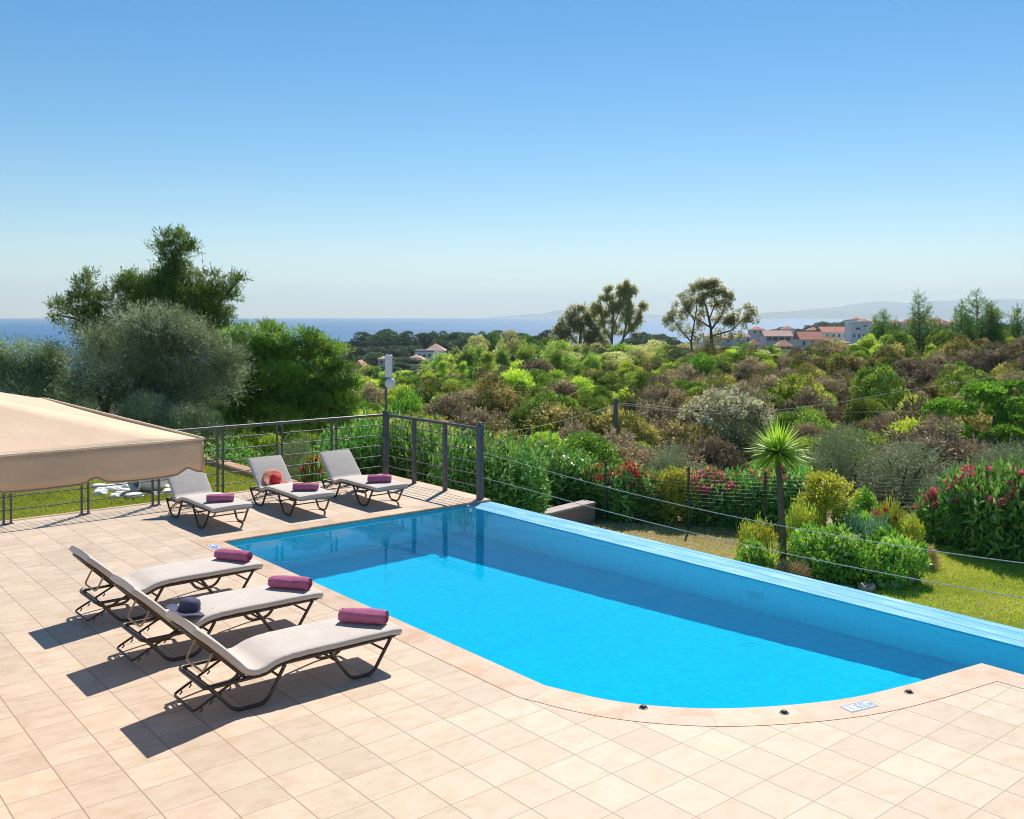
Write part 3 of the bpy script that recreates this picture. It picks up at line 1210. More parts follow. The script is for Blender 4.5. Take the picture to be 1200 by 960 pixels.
for q in range(4):                                          # four faces with a little sag
    a, b = [(-hw, -hw), (hw, -hw), (hw, hw), (-hw, hw)][q], [(hw, -hw), (hw, hw), (-hw, hw), (-hw, -hw)][q]
    k0 = len(vs_)
    for i in range(nn_ + 1):
        for j in range(nn_ + 1):
            t, s = i / nn_, j / nn_
            x = (a[0] * (1 - s) + b[0] * s) * (1 - t)
            y = (a[1] * (1 - s) + b[1] * s) * (1 - t)
            z = PE + (PK - PE) * t - .07 * math.sin(math.pi * s) * math.sin(math.pi * min(1, t * .9 + .05)) * (1 - t)
            vs_.append((x, y, z))
    for i in range(nn_):
        for j in range(nn_):
            p0 = k0 + i * (nn_ + 1) + j
            fs_.append((p0, p0 + 1, p0 + nn_ + 2, p0 + nn_ + 1))
cpy = MB().add(vs_, fs_, True).build('canopy', m_canvas, par)
cpy.modifiers.new('thick', 'SOLIDIFY').thickness = .004
for q in range(4):
    mb = MB()
    vs_, fs_ = [], []
    nu = 120
    for i in range(nu + 1):
        u = i / nu * PS
        ph = ((u + .10) / .46) % 1.0
        dd = min(ph, 1 - ph) * .46
        low = .174 + .005 * math.sin(math.pi * ph) - .028 * math.exp(-(dd / .035) ** 2) + .004 * math.sin(7 * u + q)
        for j in range(5):
            t = j / 4
            wav = .010 * math.sin(5.3 * u + q) * t + .006 * math.sin(11 * u) * t
            vs_.append((-hw + u, -hw - .004 - wav, PE + .004 - low * t))
    for i in range(nu):
        for j in range(4):
            k0 = i * 5 + j
            fs_.append((k0, k0 + 1, k0 + 6, k0 + 5))
    mb.add(vs_, fs_, True)
    v = mb.build('valance', m_canvas, par)
    v.rotation_euler = (0, 0, R_(90 * q))
    v.modifiers.new('thick', 'SOLIDIFY').thickness = .003
    pm = MB().tube([(-hw, -hw - .006, PE + .004), (hw, -hw - .006, PE + .004)], .006, 6).build('piping', simple('piping_cloth', (.80, .66, .50), .9), v)
    cn = [vs_[i * 5 + 4] for i in range(nu + 1)]
    MB().tube(cn, .004, 5).build('hem', simple('hem_cloth', (.40, .30, .22), .9), v)
MB().tube([(0, 0, .06), (0, 0, PK - .01)], .024, 12).build('pole', m_white, par)
MB().bbox(-.28, .28, -.28, .28, .001, .06, .02).build('base', simple('concrete', (.4, .39, .37), .85, .15, 12, bmp=.4), par)
for q in range(4):
    a = [(-hw, -hw), (hw, -hw), (hw, hw), (-hw, hw)][q]
    MB().bar((a[0] * .02, a[1] * .02, PK - .04), (a[0] * .985, a[1] * .985, PE - .012), .018, .02).build('rib', m_white, par)
MB().lathe([(.001, .05), (.02, .045), (.03, .02), (.05, 0)], 14, (0, 0, PK)).build('finial', m_white, par)

# balcony ledge under the viewpoint (only its rim shows at the lower left corner)
bal = MB().bbox(-1.3, .56, .2, 1.72, 1.7, 1.95, .01)
bo = bal.build('balcony_ledge', simple('white_render', (.80, .79, .76), .85, .06, 3))
bo.location = (0, 0, 0)
tag(bo, 'white rendered balcony ledge at the bottom left corner', 'ledge')

# ================================================================== land, sea, sky
m_soil, nt, out_ = newmat('dry_soil')
co = objco(nt)
f1 = noise(nt, .35, 5, co, .6)
f2 = noise(nt, 3, 5, co, .65)
c = ramp(nt, f1, [(.3, (.10, .085, .045)), (.5, (.17, .135, .075)), (.7, (.24, .18, .11))])
c = mixc(nt, mathn(nt, 'MULTIPLY', f2, .5), c, (.11, .10, .04))
ln = N(nt, 'ShaderNodeVectorMath', operation='LENGTH')
nt.links.new(co, ln.inputs[0])
far_ = N(nt, 'ShaderNodeMapRange')
far_.inputs[1].default_value = 20
far_.inputs[2].default_value = 60
nt.links.new(ln.outputs['Value'], far_.inputs[0])
c = mixc(nt, far_.outputs[0], c, mixc(nt, f2, (.035, .042, .018), (.085, .08, .035)))
p = N(nt, 'ShaderNodeBsdfPrincipled')
nt.links.new(c, p.inputs['Base Color'])
p.inputs['Roughness'].default_value = .95
p.inputs['Specular IOR Level'].default_value = .1
nt.links.new(bump(nt, f2, .8, .06), p.inputs['Normal'])
nt.links.new(p.outputs[0], out_.inputs[0])

rad = np.concatenate([np.arange(3, 30, .3), np.geomspace(30, 1390, 90)])
ang = np.concatenate([np.radians(np.arange(-44, 44, .55)), np.radians(np.arange(44, 316, 4))])
A_, R2 = np.meshgrid(ang, rad)
TX = FX * R2 * np.cos(A_) + FY * R2 * np.sin(A_)
TY = FY * R2 * np.cos(A_) - FX * R2 * np.sin(A_)
TZZ = terr(TX, TY)
keep_out = (TX < 9.0) & (TY < 14.55)
TZZ = np.where(keep_out, -2.3, TZZ)
na, nr = len(ang), len(rad)
idx = np.arange(na * nr).reshape(nr, na)
nxt = np.roll(idx, -1, axis=1)
q = np.stack([idx[:-1], nxt[:-1], nxt[1:], idx[1:]], -1).reshape(-1, 4)
ko = keep_out.ravel()
dead = ko[q].all(1) & ((TX.ravel()[q] > -9) & (TY.ravel()[q] > YE)).all(1)
q = q[~dead]
me = bpy.data.meshes.new('terrain')
me.from_pydata(np.stack([TX, TY, TZZ], -1).reshape(-1, 3).tolist(), [], q[:, ::-1].tolist())
me.polygons.foreach_set('use_smooth', [True] * len(me.polygons))
me.update()
me.flip_normals() if me.polygons[5000].normal.z < 0 else None
me.materials.append(m_soil)
to = bpy.data.objects.new('terrain', me)
COL.objects.link(to)
tag(to, kind='structure')

# sea
SEA = -20.0
m_sea, nt, out_ = newmat('sea_water')
co = objco(nt)
mp = N(nt, 'ShaderNodeMapping')
mp.inputs['Scale'].default_value = (.10, .03, 1)
mp.inputs['Rotation'].default_value = (0, 0, R_(50))
nt.links.new(co, mp.inputs[0])
v = noise(nt, 1.0, 6, mp.outputs[0], .7)
big = noise(nt, .003, 4, co, .6)
c = ramp(nt, big, [(.35, (.010, .095, .22)), (.65, (.016, .14, .29))])
p = N(nt, 'ShaderNodeBsdfPrincipled')
nt.links.new(c, p.inputs['Base Color'])
p.inputs['Roughness'].default_value = .52
p.inputs['IOR'].default_value = 1.33
p.inputs['Specular IOR Level'].default_value = .5
nt.links.new(bump(nt, v, 1.0, 2.2), p.inputs['Normal'])
nt.links.new(p.outputs[0], out_.inputs[0])
mb = MB()
mb.lathe([(.5, 0), (300, 0), (900, 0), (2500, 0), (5000, 0), (9300, 0), (15500, 0)], 96, (0, 0, 0))
sea = mb.build('sea', m_sea)
sea.location = (0, 0, SEA)
tag(sea, kind='structure')

# far coast and islands: ridges with depth
m_rock = simple('far_hills', (.17, .17, .12), .95, .3, .002)


def ridge(name, prof, Z, depth, label=None):
    """prof: (px, py) skyline; a mountain body with slopes on both sides"""
    g = np.random.default_rng(int(Z))
    xs = np.array([p_[0] for p_ in prof], float)
    ys = np.array([p_[1] for p_ in prof], float)
    px = np.linspace(xs[0], xs[-1], 90)
    py = np.interp(px, xs, ys)
    rows = [(-.5, 0), (-.42, .12), (-.3, .4), (-.15, .78), (0, 1), (.2, .7), (.5, 0)]
    vs_, fs_ = [], []
    for k, (dz, hf) in enumerate(rows):
        for i in range(90):
            Zk = Z + dz * depth
            x, y = at(px[i], Zk)
            top = max(0, zof(py[i], Z) - SEA)
            vs_.append((x, y, SEA - .5 + top * hf * (1 + (.12 * math.sin(i * .9 + k) + .08 * math.sin(i * 2.3 + k * 2)) * (0 < hf < 1))))
    for k in range(len(rows) - 1):
        for i in range(89):
            a = k * 90 + i
            fs_.append((a, a + 1, a + 91, a + 90))
    o = MB().add(vs_, fs_, True).build(name, m_rock)
    tag(o, kind='structure')


ridge('hills', [(855, 372.4), (880, 369.8), (895, 367.4), (925, 366), (960, 364.4), (1000, 366), (1060, 366.5), (1130, 365), (1220, 366), (1400, 368)], 10500, 1300)
ridge('mountain', [(930, 366), (950, 363), (981, 361), (1000, 357.5), (1015, 355.5), (1035, 354), (1062, 356), (1087, 354), (1128, 352.6), (1174, 351.2), (1200, 352), (1300, 350), (1500, 356)], 14000, 1800)
ridge('island', [(575, 372.4), (592, 371.6), (608, 370.3), (620, 368.8), (632, 369.6), (645, 366.5), (656, 364.2), (668, 365.5), (690, 364), (720, 367), (760, 369.5), (800, 372.4)], 13500, 1500)

# ------------------------------------------------------------------ lawns
g0 = np.random.default_rng(11)


def blades(name, P, hgt, wid, mat, seed, lean=.5):
    g = np.random.default_rng(seed)
    n = len(P)
    a = g.random(n) * 2 * np.pi
    s = np.stack([np.cos(a), np.sin(a), np.zeros(n)], -1) * (wid * (.6 + .8 * g.random(n)))[:, None] / 2
    l = g.normal(size=(n, 3)) * lean
    l[:, 2] = 1
    h = (hgt * (.5 + g.random(n)))[:, None]
    tip = P + unit(l) * h
    V = np.stack([P - s, P + s, tip], 1).reshape(-1, 3)
    t = np.clip(.5 + .18 * g.normal(size=n) + .2 * np.sin(P[:, 0] * 2.1) * np.cos(P[:, 1] * 1.7), 0, 1)
    o = fastmesh(name, V, 3, mat, None, t)
    tag(o, kind='stuff')
    return o


G_lawn = leafmat('grass_green', (.14, .17, .022), (.31, .32, .045), (.37, .33, .08), .35, .5, .3, 0)
G_left = leafmat('grass_left', (.11, .13, .018), (.23, .235, .038), (.31, .26, .08), .35, .5, .3, 0)
G_dry = leafmat('grass_dry', (.20, .165, .05), (.35, .285, .12), (.26, .26, .06), .3, .6, .3, 0)

# left lawn behind the railing: a sheet on its own bank
mlawn = simple('lawn_soil', (.17, .18, .05), .95, .3, 2, bmp=.5)
LX0, LX1, LY0, LY1 = -8, 7.3, 14.63, 21.5
tag(MB().box(LX0, LX1, LY0, LY1, -1.6, -.05).build('lawn', mlawn), kind='structure')
m_edge = simple('lawn_edging', (.52, .40, .25), .9, .15, 4, bmp=.4)
tag(MB().bbox(-8, 9.28, 14.622, 14.70, -.3, .012, .01).build('deck_edge_kerb', m_edge), kind='structure')
nb_ = 110000
P = np.stack([g0.uniform(0.5, LX1, nb_), LY0 + .08 + (LY1 - LY0 - .1) * g0.random(nb_) ** 1.25, np.full(nb_, -.052)], -1)
blades('lawn_grass', P, .055, .016, G_left, 21)
# terracotta edging wall of the lawn
m_terra = simple('terracotta_wall', (.42, .25, .14), .9, .25, 5, bmp=.5)
ew = MB()
ew.bbox(LX1 + .002, LX1 + .26, 14.72, 19.2, -1.8, .06, .02)
tag(ew.build('edging_wall', m_terra), 'low terracotta wall edging the left lawn behind the railing', 'wall')

# garden beyond the pool: green lawn on the right, a dry patch in the middle
nb_ = 330000
Zs = 9.5 + 9.5 * g0.random(nb_) ** .8
Ps = g0.uniform(640, 1290, nb_)
Rs = (Ps - 600) / F * Zs
P = np.stack([FX * Zs + FY * Rs, FY * Zs - FX * Rs, np.zeros(nb_)], -1)
ok = (P[:, 0] > XO + .02)
P, Zs, Ps = P[ok], Zs[ok], Ps[ok]
P[:, 2] = terr(P[:, 0], P[:, 1])
yy = 372 + F * (H - P[:, 2]) / Zs
dry = np.clip((1010 - Ps) / 110, 0, 1) + np.clip((650 - yy) / 22, 0, 1) * np.clip((1130 - Ps) / 60, 0, 1) + .35 * np.sin(P[:, 0] * 1.9) * np.sin(P[:, 1] * 2.3)
isdry = dry > .5 + .3 * g0.normal(size=len(P))
thin = g0.random(len(P)) < np.where(isdry, .55, 1)
blades('lawn_grass', P[~isdry & thin], .05, .013, G_lawn, 22)
blades('dry_grass', P[isdry & thin], .04, .013, G_dry, 23, .9)
sh = MB()
gx_ = np.linspace(0, 1, 40)
vs_, fs_ = [], []
for i in range(40):
    for j in range(40):
        Z = 9 + 10.5 * i / 39
        px_ = 640 + 660 * j / 39
        x, y = at(px_, Z)
        x = max(x, XO + .001)
        vs_.append((x, y, float(terr(x, y)) + .006))
for i in range(39):
    for j in range(39):
        a = i * 40 + j
        fs_.append((a, a + 1, a + 41, a + 40))
m_gs, nt, out_ = newmat('garden_soil')
co = objco(nt)
f2 = noise(nt, 1.3, 5, co, .65)
c = ramp(nt, f2, [(.35, (.20, .17, .055)), (.5, (.28, .235, .10)), (.68, (.33, .26, .15))])
p = N(nt, 'ShaderNodeBsdfPrincipled')
nt.links.new(c, p.inputs['Base Color'])
p.inputs['Roughness'].default_value = .95
nt.links.new(bump(nt, noise(nt, 16, 4, co), .8, .03), p.inputs['Normal'])
nt.links.new(p.outputs[0], out_.inputs[0])
tag(sh.add(vs_, fs_, True).build('garden_ground', m_gs), kind='structure')

# ================================================================== plants
def trunk_mesh(pts, r0, r1, seg=8, twigs=()):
    mb = MB()
    n = len(pts)
    mb.tube(pts, [r0 + (r1 - r0) * i / (n - 1) for i in range(n)], seg)
    for a, b, ra, rb in twigs:
        a, b = Vector(a), Vector(b)
        m = (a + b) / 2 + Vector((0, 0, -.06 * (b - a).length))
        mb.tube([a, m, b], [ra, (ra + rb) / 2, rb], 6)
    return mb


PROTO = {}


def bush_proto(key, w, h, k, r, n, L, W, mat, seed, parts=None, **kw):
    """key -> (mesh of the foliage, nominal width, nominal height)"""
    o = leaf_cloud('foliage', dome(w, h, k, r, seed), n, L, W, mat, None, seed, **kw)
    PROTO[key] = (o.data, w, h)
    bpy.data.objects.remove(o)


def put(key, name, px, Z, ytop, wpx, label, cat, group=None, rz=None, xy=None, zb=None, parts=True, extra=None):
    """one plant: foliage mesh of the prototype scaled to the measured size, with stems"""
    me_, w, h = PROTO[key]
    x, y = xy if xy else at(px, Z)
    zb = float(terr(x, y)) if zb is None else zb
    ht = max(.15, zof(ytop, Z) - zb)
    wd_ = wpx / F * Z
    rz = random.uniform(0, 6.28) if rz is None else rz
    if parts:
        t = empty(name, (x, y, zb), rz, label, cat, group)
        f_ = bpy.data.objects.new('foliage', me_)
        COL.objects.link(f_)
        f_.parent = t
        f_.scale = (wd_ / w, wd_ / w, ht / h)
        if extra:
            extra(t, wd_, ht)
        return t
    o = bpy.data.objects.new(name, me_)
    COL.objects.link(o)
    o.location = (x, y, zb - .08)
    o.rotation_euler = (0, 0, rz)
    o.scale = (wd_ / w, wd_ / w, (ht + .08) / h)
    return tag(o, label, cat, group)


HEADS = {}


def flower_part(t, w, h, mat, n, seed, r=.05, top=.55):
    """flower heads over the upper part of a shrub of width w and height h, each a part of its own"""
    g = np.random.default_rng(seed)
    if mat.name not in HEADS:
        k = 30
        d = unit(g.normal(size=(k, 3)))
        P = d * g.random((k, 1)) ** .5
        o = fastmesh('flower_head', leaves_v(P, unit(d + np.array([0, 0, .4])), .9, .75, g, 0, 2.0), 4, mat, None, g.random(k))
        HEADS[mat.name] = o.data
        bpy.data.objects.remove(o)
    for i in range(n):
        a, rr = g.random() * 6.28, math.sqrt(g.random()) * .46 * w
        z = h * (top + (1.02 - top) * math.sqrt(max(0, 1 - (rr / (.5 * w)) ** 2)) * g.uniform(.85, 1.06))
        o = bpy.data.objects.new('flower_head', HEADS[mat.name])
        COL.objects.link(o)
        o.parent = t
        o.location = (rr * math.cos(a), rr * math.sin(a), z)
        q = r * g.uniform(.7, 1.25)
        o.scale = (q, q, q * .8)
        o.rotation_euler = (g.random() * 6, g.random() * .6, g.random() * 6)


# ---- scrub hillside
for s_ in (0, 1, 2):
    bush_proto('heath%d' % s_, 2.6, 1.9, 30, .34, 12000, .10, .042, L_heath, 31 + s_, up=.6, jit=.5, sprig=(6, .13), shell=.6, tvar=.5)
    bush_proto('brown%d' % s_, 2.6, 1.9, 30, .36, 12000, .10, .046, L_brown, 41 + s_, up=.5, jit=.5, sprig=(6, .12), shell=.6, tvar=.5)
    bush_proto('lent%d' % s_, 2.4, 1.9, 30, .34, 12000, .09, .055, L_lent, 51 + s_, up=.4, jit=.6, shell=.6, tvar=.5)
    bush_proto('lime%d' % s_, 1.8, 1.7, 22, .30, 9000, .11, .05, L_lime, 61 + s_, up=.6, jit=.5, sprig=(5, .14), shell=.5, tvar=.5)

SL = {'heath': ('heather_shrub', 'brown purple heather shrub among the scrub on the hillside', 'heather shrubs on the hillside'),
      'brown': ('dry_shrub', 'olive brown dry shrub among the scrub on the hillside', 'olive brown shrubs on the hillside'),
      'lent': ('green_shrub', 'dark green leafy shrub among the brown scrub on the hillside', 'green shrubs on the hillside'),
      'lime': ('lime_shrub', 'yellow green shrub standing out among the scrub on the hillside', 'yellow green shrubs on the hillside')}
gs = np.random.default_rng(5)
pts = []
tries = 0
while len(pts) < 430 and tries < 40000:
    tries += 1
    Z = math.sqrt(gs.uniform(23.5 ** 2, 84 ** 2))
    px_ = gs.uniform(425, 1270)
    if px_ < 640 and Z < 25.5:
        continue
    x, y = at(px_, Z)
    dmin = 1.55 + .011 * Z
    if any((x - a) ** 2 + (y - b) ** 2 < dmin * dmin for a, b, _, _ in pts):
        continue
    pts.append((x, y, px_, Z))
n_s = 0
for x, y, px_, Z in pts:
    py_ = 372 + F * (H - float(terr(x, y)) - 1.0) / Z
    u = gs.random()
    patch = .5 + .5 * math.sin(x * .19 + 1.1) * math.cos(y * .16 + .4)
    if px_ > 760:
        wts = [.34 + .3 * patch, .30, .24, .08]
        if Z > 66:
            wts = [.16, .22, .32, .34]
    elif px_ > 560:
        wts = [.09, .19, .44 + .2 * patch, .28]
        if Z < 36:
            wts = [.2, .40, .25, .10]
    else:
        wts = [.04, .10, .52, .34]
    wts = np.array(wts) / sum(wts)
    kind = ['heath', 'brown', 'lent', 'lime'][int(np.searchsorted(np.cumsum(wts), u).clip(0, 3))]
    nm, lab, grp = SL[kind]
    hb = gs.uniform(1.2, 2.6) if kind != 'lime' else gs.uniform(1.2, 2.4)
    if px_ < 640:
        hb *= 1.1
    wb = hb * gs.uniform(1.0, 1.65) if kind != 'lime' else hb * gs.uniform(.8, 1.3)
    if Z < 30:
        hb *= .85
    zb = float(terr(x, y))
    yt = 372 + F * (H - zb - hb) / Z
    put('%s%d' % (kind, gs.integers(3)), nm, px_, Z, yt, wb / Z * F, lab, 'shrub', grp, parts=False)
    n_s += 1

# low ground cover between the shrubs, one mass
ng = 110000
Zs = np.sqrt(gs.uniform(22.5 ** 2, 90 ** 2, ng))
Ps = gs.uniform(400, 1290, ng)
Rs = (Ps - 600) / F * Zs
P = np.stack([FX * Zs + FY * Rs, FY * Zs - FX * Rs, np.zeros(ng)], -1)
P = P[(P[:, 0] > 10.5) & ((P[:, 1] > 16.8) | (Zs[:] > 23.0))]
P[:, 2] = terr(P[:, 0], P[:, 1]) + gs.random(len(P)) * .35
D = unit(gs.normal(size=P.shape) * .8 + np.array([0, 0, .8]))
V = leaves_v(P, D, .22, .07, gs)
nl_ = 90000                                                    # the bank falling to the sea on the left
Zl = np.sqrt(gs.uniform(22.5 ** 2, 130 ** 2, nl_))
Rl = (gs.uniform(-260, 430, nl_) - 600) / F * Zl
Q = np.stack([FX * Zl + FY * Rl, FY * Zl - FX * Rl, np.zeros(nl_)], -1)
Q = Q[(Q[:, 1] > 21.8) | (Q[:, 0] > 8.2)]
hump = np.clip(np.sin(Q[:, 0] * 1.1 + 2 * np.sin(Q[:, 1] * .4)) * np.cos(Q[:, 1] * .9 + np.sin(Q[:, 0] * .5)), 0, 1)
Q[:, 2] = terr(Q[:, 0], Q[:, 1]) + gs.random(len(Q)) * (.25 + 1.1 * hump)
DQ = unit(gs.normal(size=Q.shape) * .8 + np.array([0, 0, .7]))
tag(fastmesh('bank_cover', leaves_v(Q, DQ, .42, .18, gs), 4, L_lent, None, np.clip(.3 + .25 * gs.normal(size=len(Q)), 0, 1)), kind='stuff')
gc = fastmesh('ground_cover', V, 4, L_brown, None, np.clip(.15 + .2 * gs.normal(size=len(P)), 0, 1))
tag(gc, kind='stuff')

# ---- individual plants of the slope
bush_proto('silver', 3.0, 2.6, 40, .55, 16000, .085, .032, L_silver, 71, up=.5, jit=.5, sprig=(6, .14), shell=.6)
bush_proto('olive', 3.0, 2.6, 36, .55, 26000, .075, .018, L_olive, 72, up=.45, jit=.6, sprig=(9, .30), shell=.4)
bush_proto('olive2', 3.0, 2.6, 36, .55, 26000, .075, .018, L_olive, 73, up=.45, jit=.6, sprig=(9, .30), shell=.4)
bush_proto('round', 2.2, 1.9, 22, .42, 11000, .10, .045, L_bright, 74, up=.6, jit=.45, sprig=(5, .18), shell=.6)


def stems(k=4, mat=bark, r=.035, hfrac=.55):
    def fn(t, w, h):
        mb = MB()
        for i in range(k):
            a = i * 6.28 / k + .5
            mb.tube([(0.05 * math.cos(a), .05 * math.sin(a), -.1), (.1 * w * math.cos(a), .1 * w * math.sin(a), h * hfrac * .5), (.22 * w * math.cos(a), .22 * w * math.sin(a), h * hfrac)], [r, r * .8, r * .45], 6)
        mb.build('stems', mat, t)
    return fn


put('silver', 'flowering_shrub', 850, 29, 461, 118, 'big dark shrub topped with creamy pale foliage below the brown hillside', 'shrub', extra=lambda t, w, h: (stems()(t, w, h), flower_part(t, w, h, F_cream, 90, 505, .10, .5)))
put('olive', 'olive_bush', 783, 22.5, 510, 66, 'small grey green olive bush right behind the yellow part of the hedge', 'olive bush', extra=stems())
put('olive2', 'olive_bush', 985, 23.0, 497, 92, 'grey green olive bush behind the golden garden shrub, left of a larger one', 'olive bush', extra=stems())
put('olive', 'olive_bush', 1052, 22.0, 503, 130, 'largest grey green olive bush behind the wire fence', 'olive bush', extra=stems())
put('olive2', 'olive_bush', 1180, 21.5, 516, 110, 'grey green olive bush below the bright green tree at the right edge', 'olive bush', extra=stems())
put('olive', 'olive_bush', 1114, 21.0, 545, 74, 'low grey olive bush between the right fence post and the bright tree', 'olive bush', extra=stems())
put('round', 'green_bush', 823, 60, 416, 46, 'vivid green rounded bush tallest among the brown scrub at centre', 'bush', extra=stems())
put('round', 'green_bush', 683, 44, 477, 34, 'small vivid green bush left of the bare grey pole', 'bush', extra=stems())
put('round', 'green_bush', 476, 36, 461, 62, 'rounded vivid green bush just above the railing right of its corner', 'bush', extra=stems())
put('lime0', 'yellow_bush', 640, 33, 492, 46, 'ochre yellow dry bush below the small vivid bush', 'bush', extra=stems())
put('brown1', 'ochre_bush', 690, 30, 512, 80, 'ochre brown thin bush behind the green hedge beside the grey pole', 'bush', extra=stems())
put('lime1', 'yellow_bush', 738, 41, 484, 42, 'yellow green bush just right of the bare grey pole', 'bush', extra=stems())
put('lent1', 'green_bush', 640, 46, 470, 62, 'dark green wide bush among the scrub above the ochre yellow bush', 'bush', extra=stems())

# layered bright tree at the right edge
gq = np.random.default_rng(81)
cl = []
for i in range(46):
    a, rr, z = gq.random() * 6.28, math.sqrt(gq.random()) * 1.9, gq.random()
    zz = .7 + 2.1 * z
    k = math.sqrt(max(.05, 1 - (z - .35) ** 2 / .5))
    r = .34 * (.7 + .6 * gq.random())
    cl.append((rr * k * math.cos(a), rr * k * math.sin(a), zz, r * 1.25, r * 1.25, r * .55))
x, y = at(1166, 26)
zb = float(terr(x, y))
sc_t = 1.0
t = empty('carob_tree', (x, y, zb), 0, 'dense bright green tree with layered leaf clumps at the right edge', 'tree')
top_z = zof(447, 26) - zb
cl = [(c_[0] * .98, c_[1] * .98, c_[2] * top_z / 3.0, c_[3], c_[4], c_[5]) for c_ in cl]
leaf_cloud('crown', cl, 26000, .12, .055, L_bright, t, 81, up=.35, out=.9, jit=.5, shell=.55, droop=.15)
trunk_mesh([(-.5, .2, -.2), (-.35, .1, .6), (-.1, 0, 1.4), (0, 0, 2.0)], .14, .05, 8, [((-.35, .1, .6), (-1.0, .5, 1.5), .07, .03), ((-.2, 0, 1.0), (.9, -.5, 1.8), .06, .03), ((-.2, 0, 1.1), (.2, 1.0, 1.9), .05, .02)]).build('trunk', bark, t)


# ---- trees whose crown outline is measured clump by clump
def crown_px(name, label, cat, blobs, Z, n, L, W, mat, trunk, seed, thick=.7, sub=5, subr=.5, hollow=0.0, barkm=bark, base=None, group=None, **kw):
    """blobs: (px, py, rx, ry) clumps of the crown at depth Z, each split in sub-clumps spread in depth"""
    g = np.random.default_rng(seed)
    bx, by = at(base[0] if base else np.mean([b[0] for b in blobs]), Z)
    zb = float(terr(bx, by))
    t = empty(name, (bx, by, zb), 0, label, cat, group)
    cl = []
    for px, py, rx, ry in blobs:
        x, y = at(px, Z)
        z = zof(py, Z)
        Rx, Rz = rx / F * Z, ry / F * Z
        for i in range(sub):
            d = unit(g.normal(size=3)) * (hollow + (1 - hollow) * g.random() ** .33) * (1 - subr * .6)
            rr, dd = d[0] * Rx, d[1] * max(Rx, Rz) * thick
            cl.append((x + FY * rr + FX * dd - bx, y - FX * rr + FY * dd - by, z + d[2] * Rz - zb, Rx * subr, Rx * subr, Rz * subr))
    leaf_cloud('crown', cl, n, L, W, mat, t, seed, **kw)
    if trunk:
        mb = MB()
        for pl, r0, r1 in trunk:
            pp = []
            for px, py, *dz in pl:
                x, y = at(px, Z + (dz[0] if dz else 0))
                pp.append((x - bx, y - by, zof(py, Z) - zb))
            mb.tube(pp, [r0 + (r1 - r0) * i / (len(pp) - 1) for i in range(len(pp))], 7)
        mb.build('trunk', barkm, t)
    return t


# left group
crown_px('pine_tree', 'tall dark pine with a tufted top left of the sea view', 'pine tree',
         [(203, 288, 20, 13), (188, 294, 12, 9), (220, 296, 13, 9), (205, 305, 12, 10), (200, 330, 34, 24), (170, 345, 32, 26), (225, 345, 34, 28), (195, 360, 48, 34), (240, 365, 34, 34),
          (160, 372, 30, 26), (262, 340, 16, 9), (276, 332, 11, 7), (268, 352, 16, 9), (252, 385, 26, 26), (215, 395, 46, 30), (170, 405, 46, 30), (150, 335, 14, 12),
          (98, 340, 12, 12), (105, 330, 8, 9), (90, 358, 18, 13), (70, 366, 13, 11), (112, 362, 18, 18), (95, 382, 26, 16), (120, 388, 24, 20), (128, 352, 14, 14), (66, 378, 8, 8), (140, 420, 40, 26)],
         33, 80000, .13, .030, L_pine, [([(185, 500), (190, 440), (200, 380), (206, 300)], .22, .05), ([(190, 440), (140, 400), (98, 345)], .1, .03), ([(196, 400), (245, 370), (275, 335)], .09, .03), ([(140, 400), (90, 375), (66, 370)], .06, .02)],
         91, sub=15, subr=.35, hollow=.1, base=(185, 0), up=.6, out=.9, jit=.45, sprig=(9, .28), shell=.25, tvar=.5)
crown_px('stone_pine', 'broad bright green pine with dense rounded lobes behind the railing', 'pine tree',
         [(300, 400, 36, 18), (345, 408, 36, 20), (375, 425, 34, 24), (398, 450, 24, 28), (330, 440, 50, 36), (285, 430, 40, 30), (370, 470, 44, 26), (320, 480, 50, 22), (272, 410, 26, 20), (400, 480, 22, 18), (275, 468, 24, 20), (350, 500, 50, 18), (295, 505, 50, 18), (262, 480, 26, 24), (320, 455, 60, 40), (385, 495, 30, 18), (265, 440, 22, 26)],
         27, 150000, .10, .024, L_pine2, [([(330, 560), (332, 500), (335, 420)], .22, .06), ([(332, 500), (280, 440)], .1, .04), ([(332, 490), (385, 445)], .1, .04)],
         92, sub=24, subr=.25, hollow=.55, base=(330, 0), up=.45, out=1.0, jit=.3, sprig=(9, .17), shell=.6, low=-.1, tvar=.75)
crown_px('olive_tree', 'large grey green olive tree in front of the tall pine', 'olive tree',
         [(170, 400, 60, 26), (220, 400, 40, 26), (110, 420, 34, 30), (165, 430, 70, 40), (235, 430, 40, 36), (120, 450, 42, 32), (215, 465, 60, 26), (262, 425, 24, 26), (95, 445, 20, 26), (160, 470, 50, 22), (205, 385, 30, 14), (270, 450, 18, 22), (145, 455, 50, 30), (200, 445, 60, 34), (240, 470, 34, 22), (180, 450, 70, 30), (100, 470, 30, 20)],
         21.5, 130000, .07, .017, L_olive, [([(122, 510), (123, 480), (135, 450), (150, 420)], .12, .04), ([(123, 482), (110, 455), (105, 430)], .07, .03), ([(180, 510), (188, 478), (215, 440)], .10, .03)],
         93, sub=11, subr=.36, hollow=.3, tvar=.6, base=(140, 0), up=.5, out=.9, jit=.6, sprig=(9, .36), shell=.35)
crown_px('olive_bush', 'grey green shrub above the parasol at the far left edge', 'bush',
         [(20, 440, 40, 28), (50, 440, 26, 26), (-20, 435, 40, 30), (35, 462, 50, 20), (65, 455, 14, 16), (85, 478, 40, 14)],
         23.5, 52000, .08, .020, L_olive, [([(25, 500), (25, 450)], .06, .02)], 94, sub=6, subr=.45, base=(25, 0), up=.8, out=.8, jit=.5, sprig=(8, .34), shell=.4)
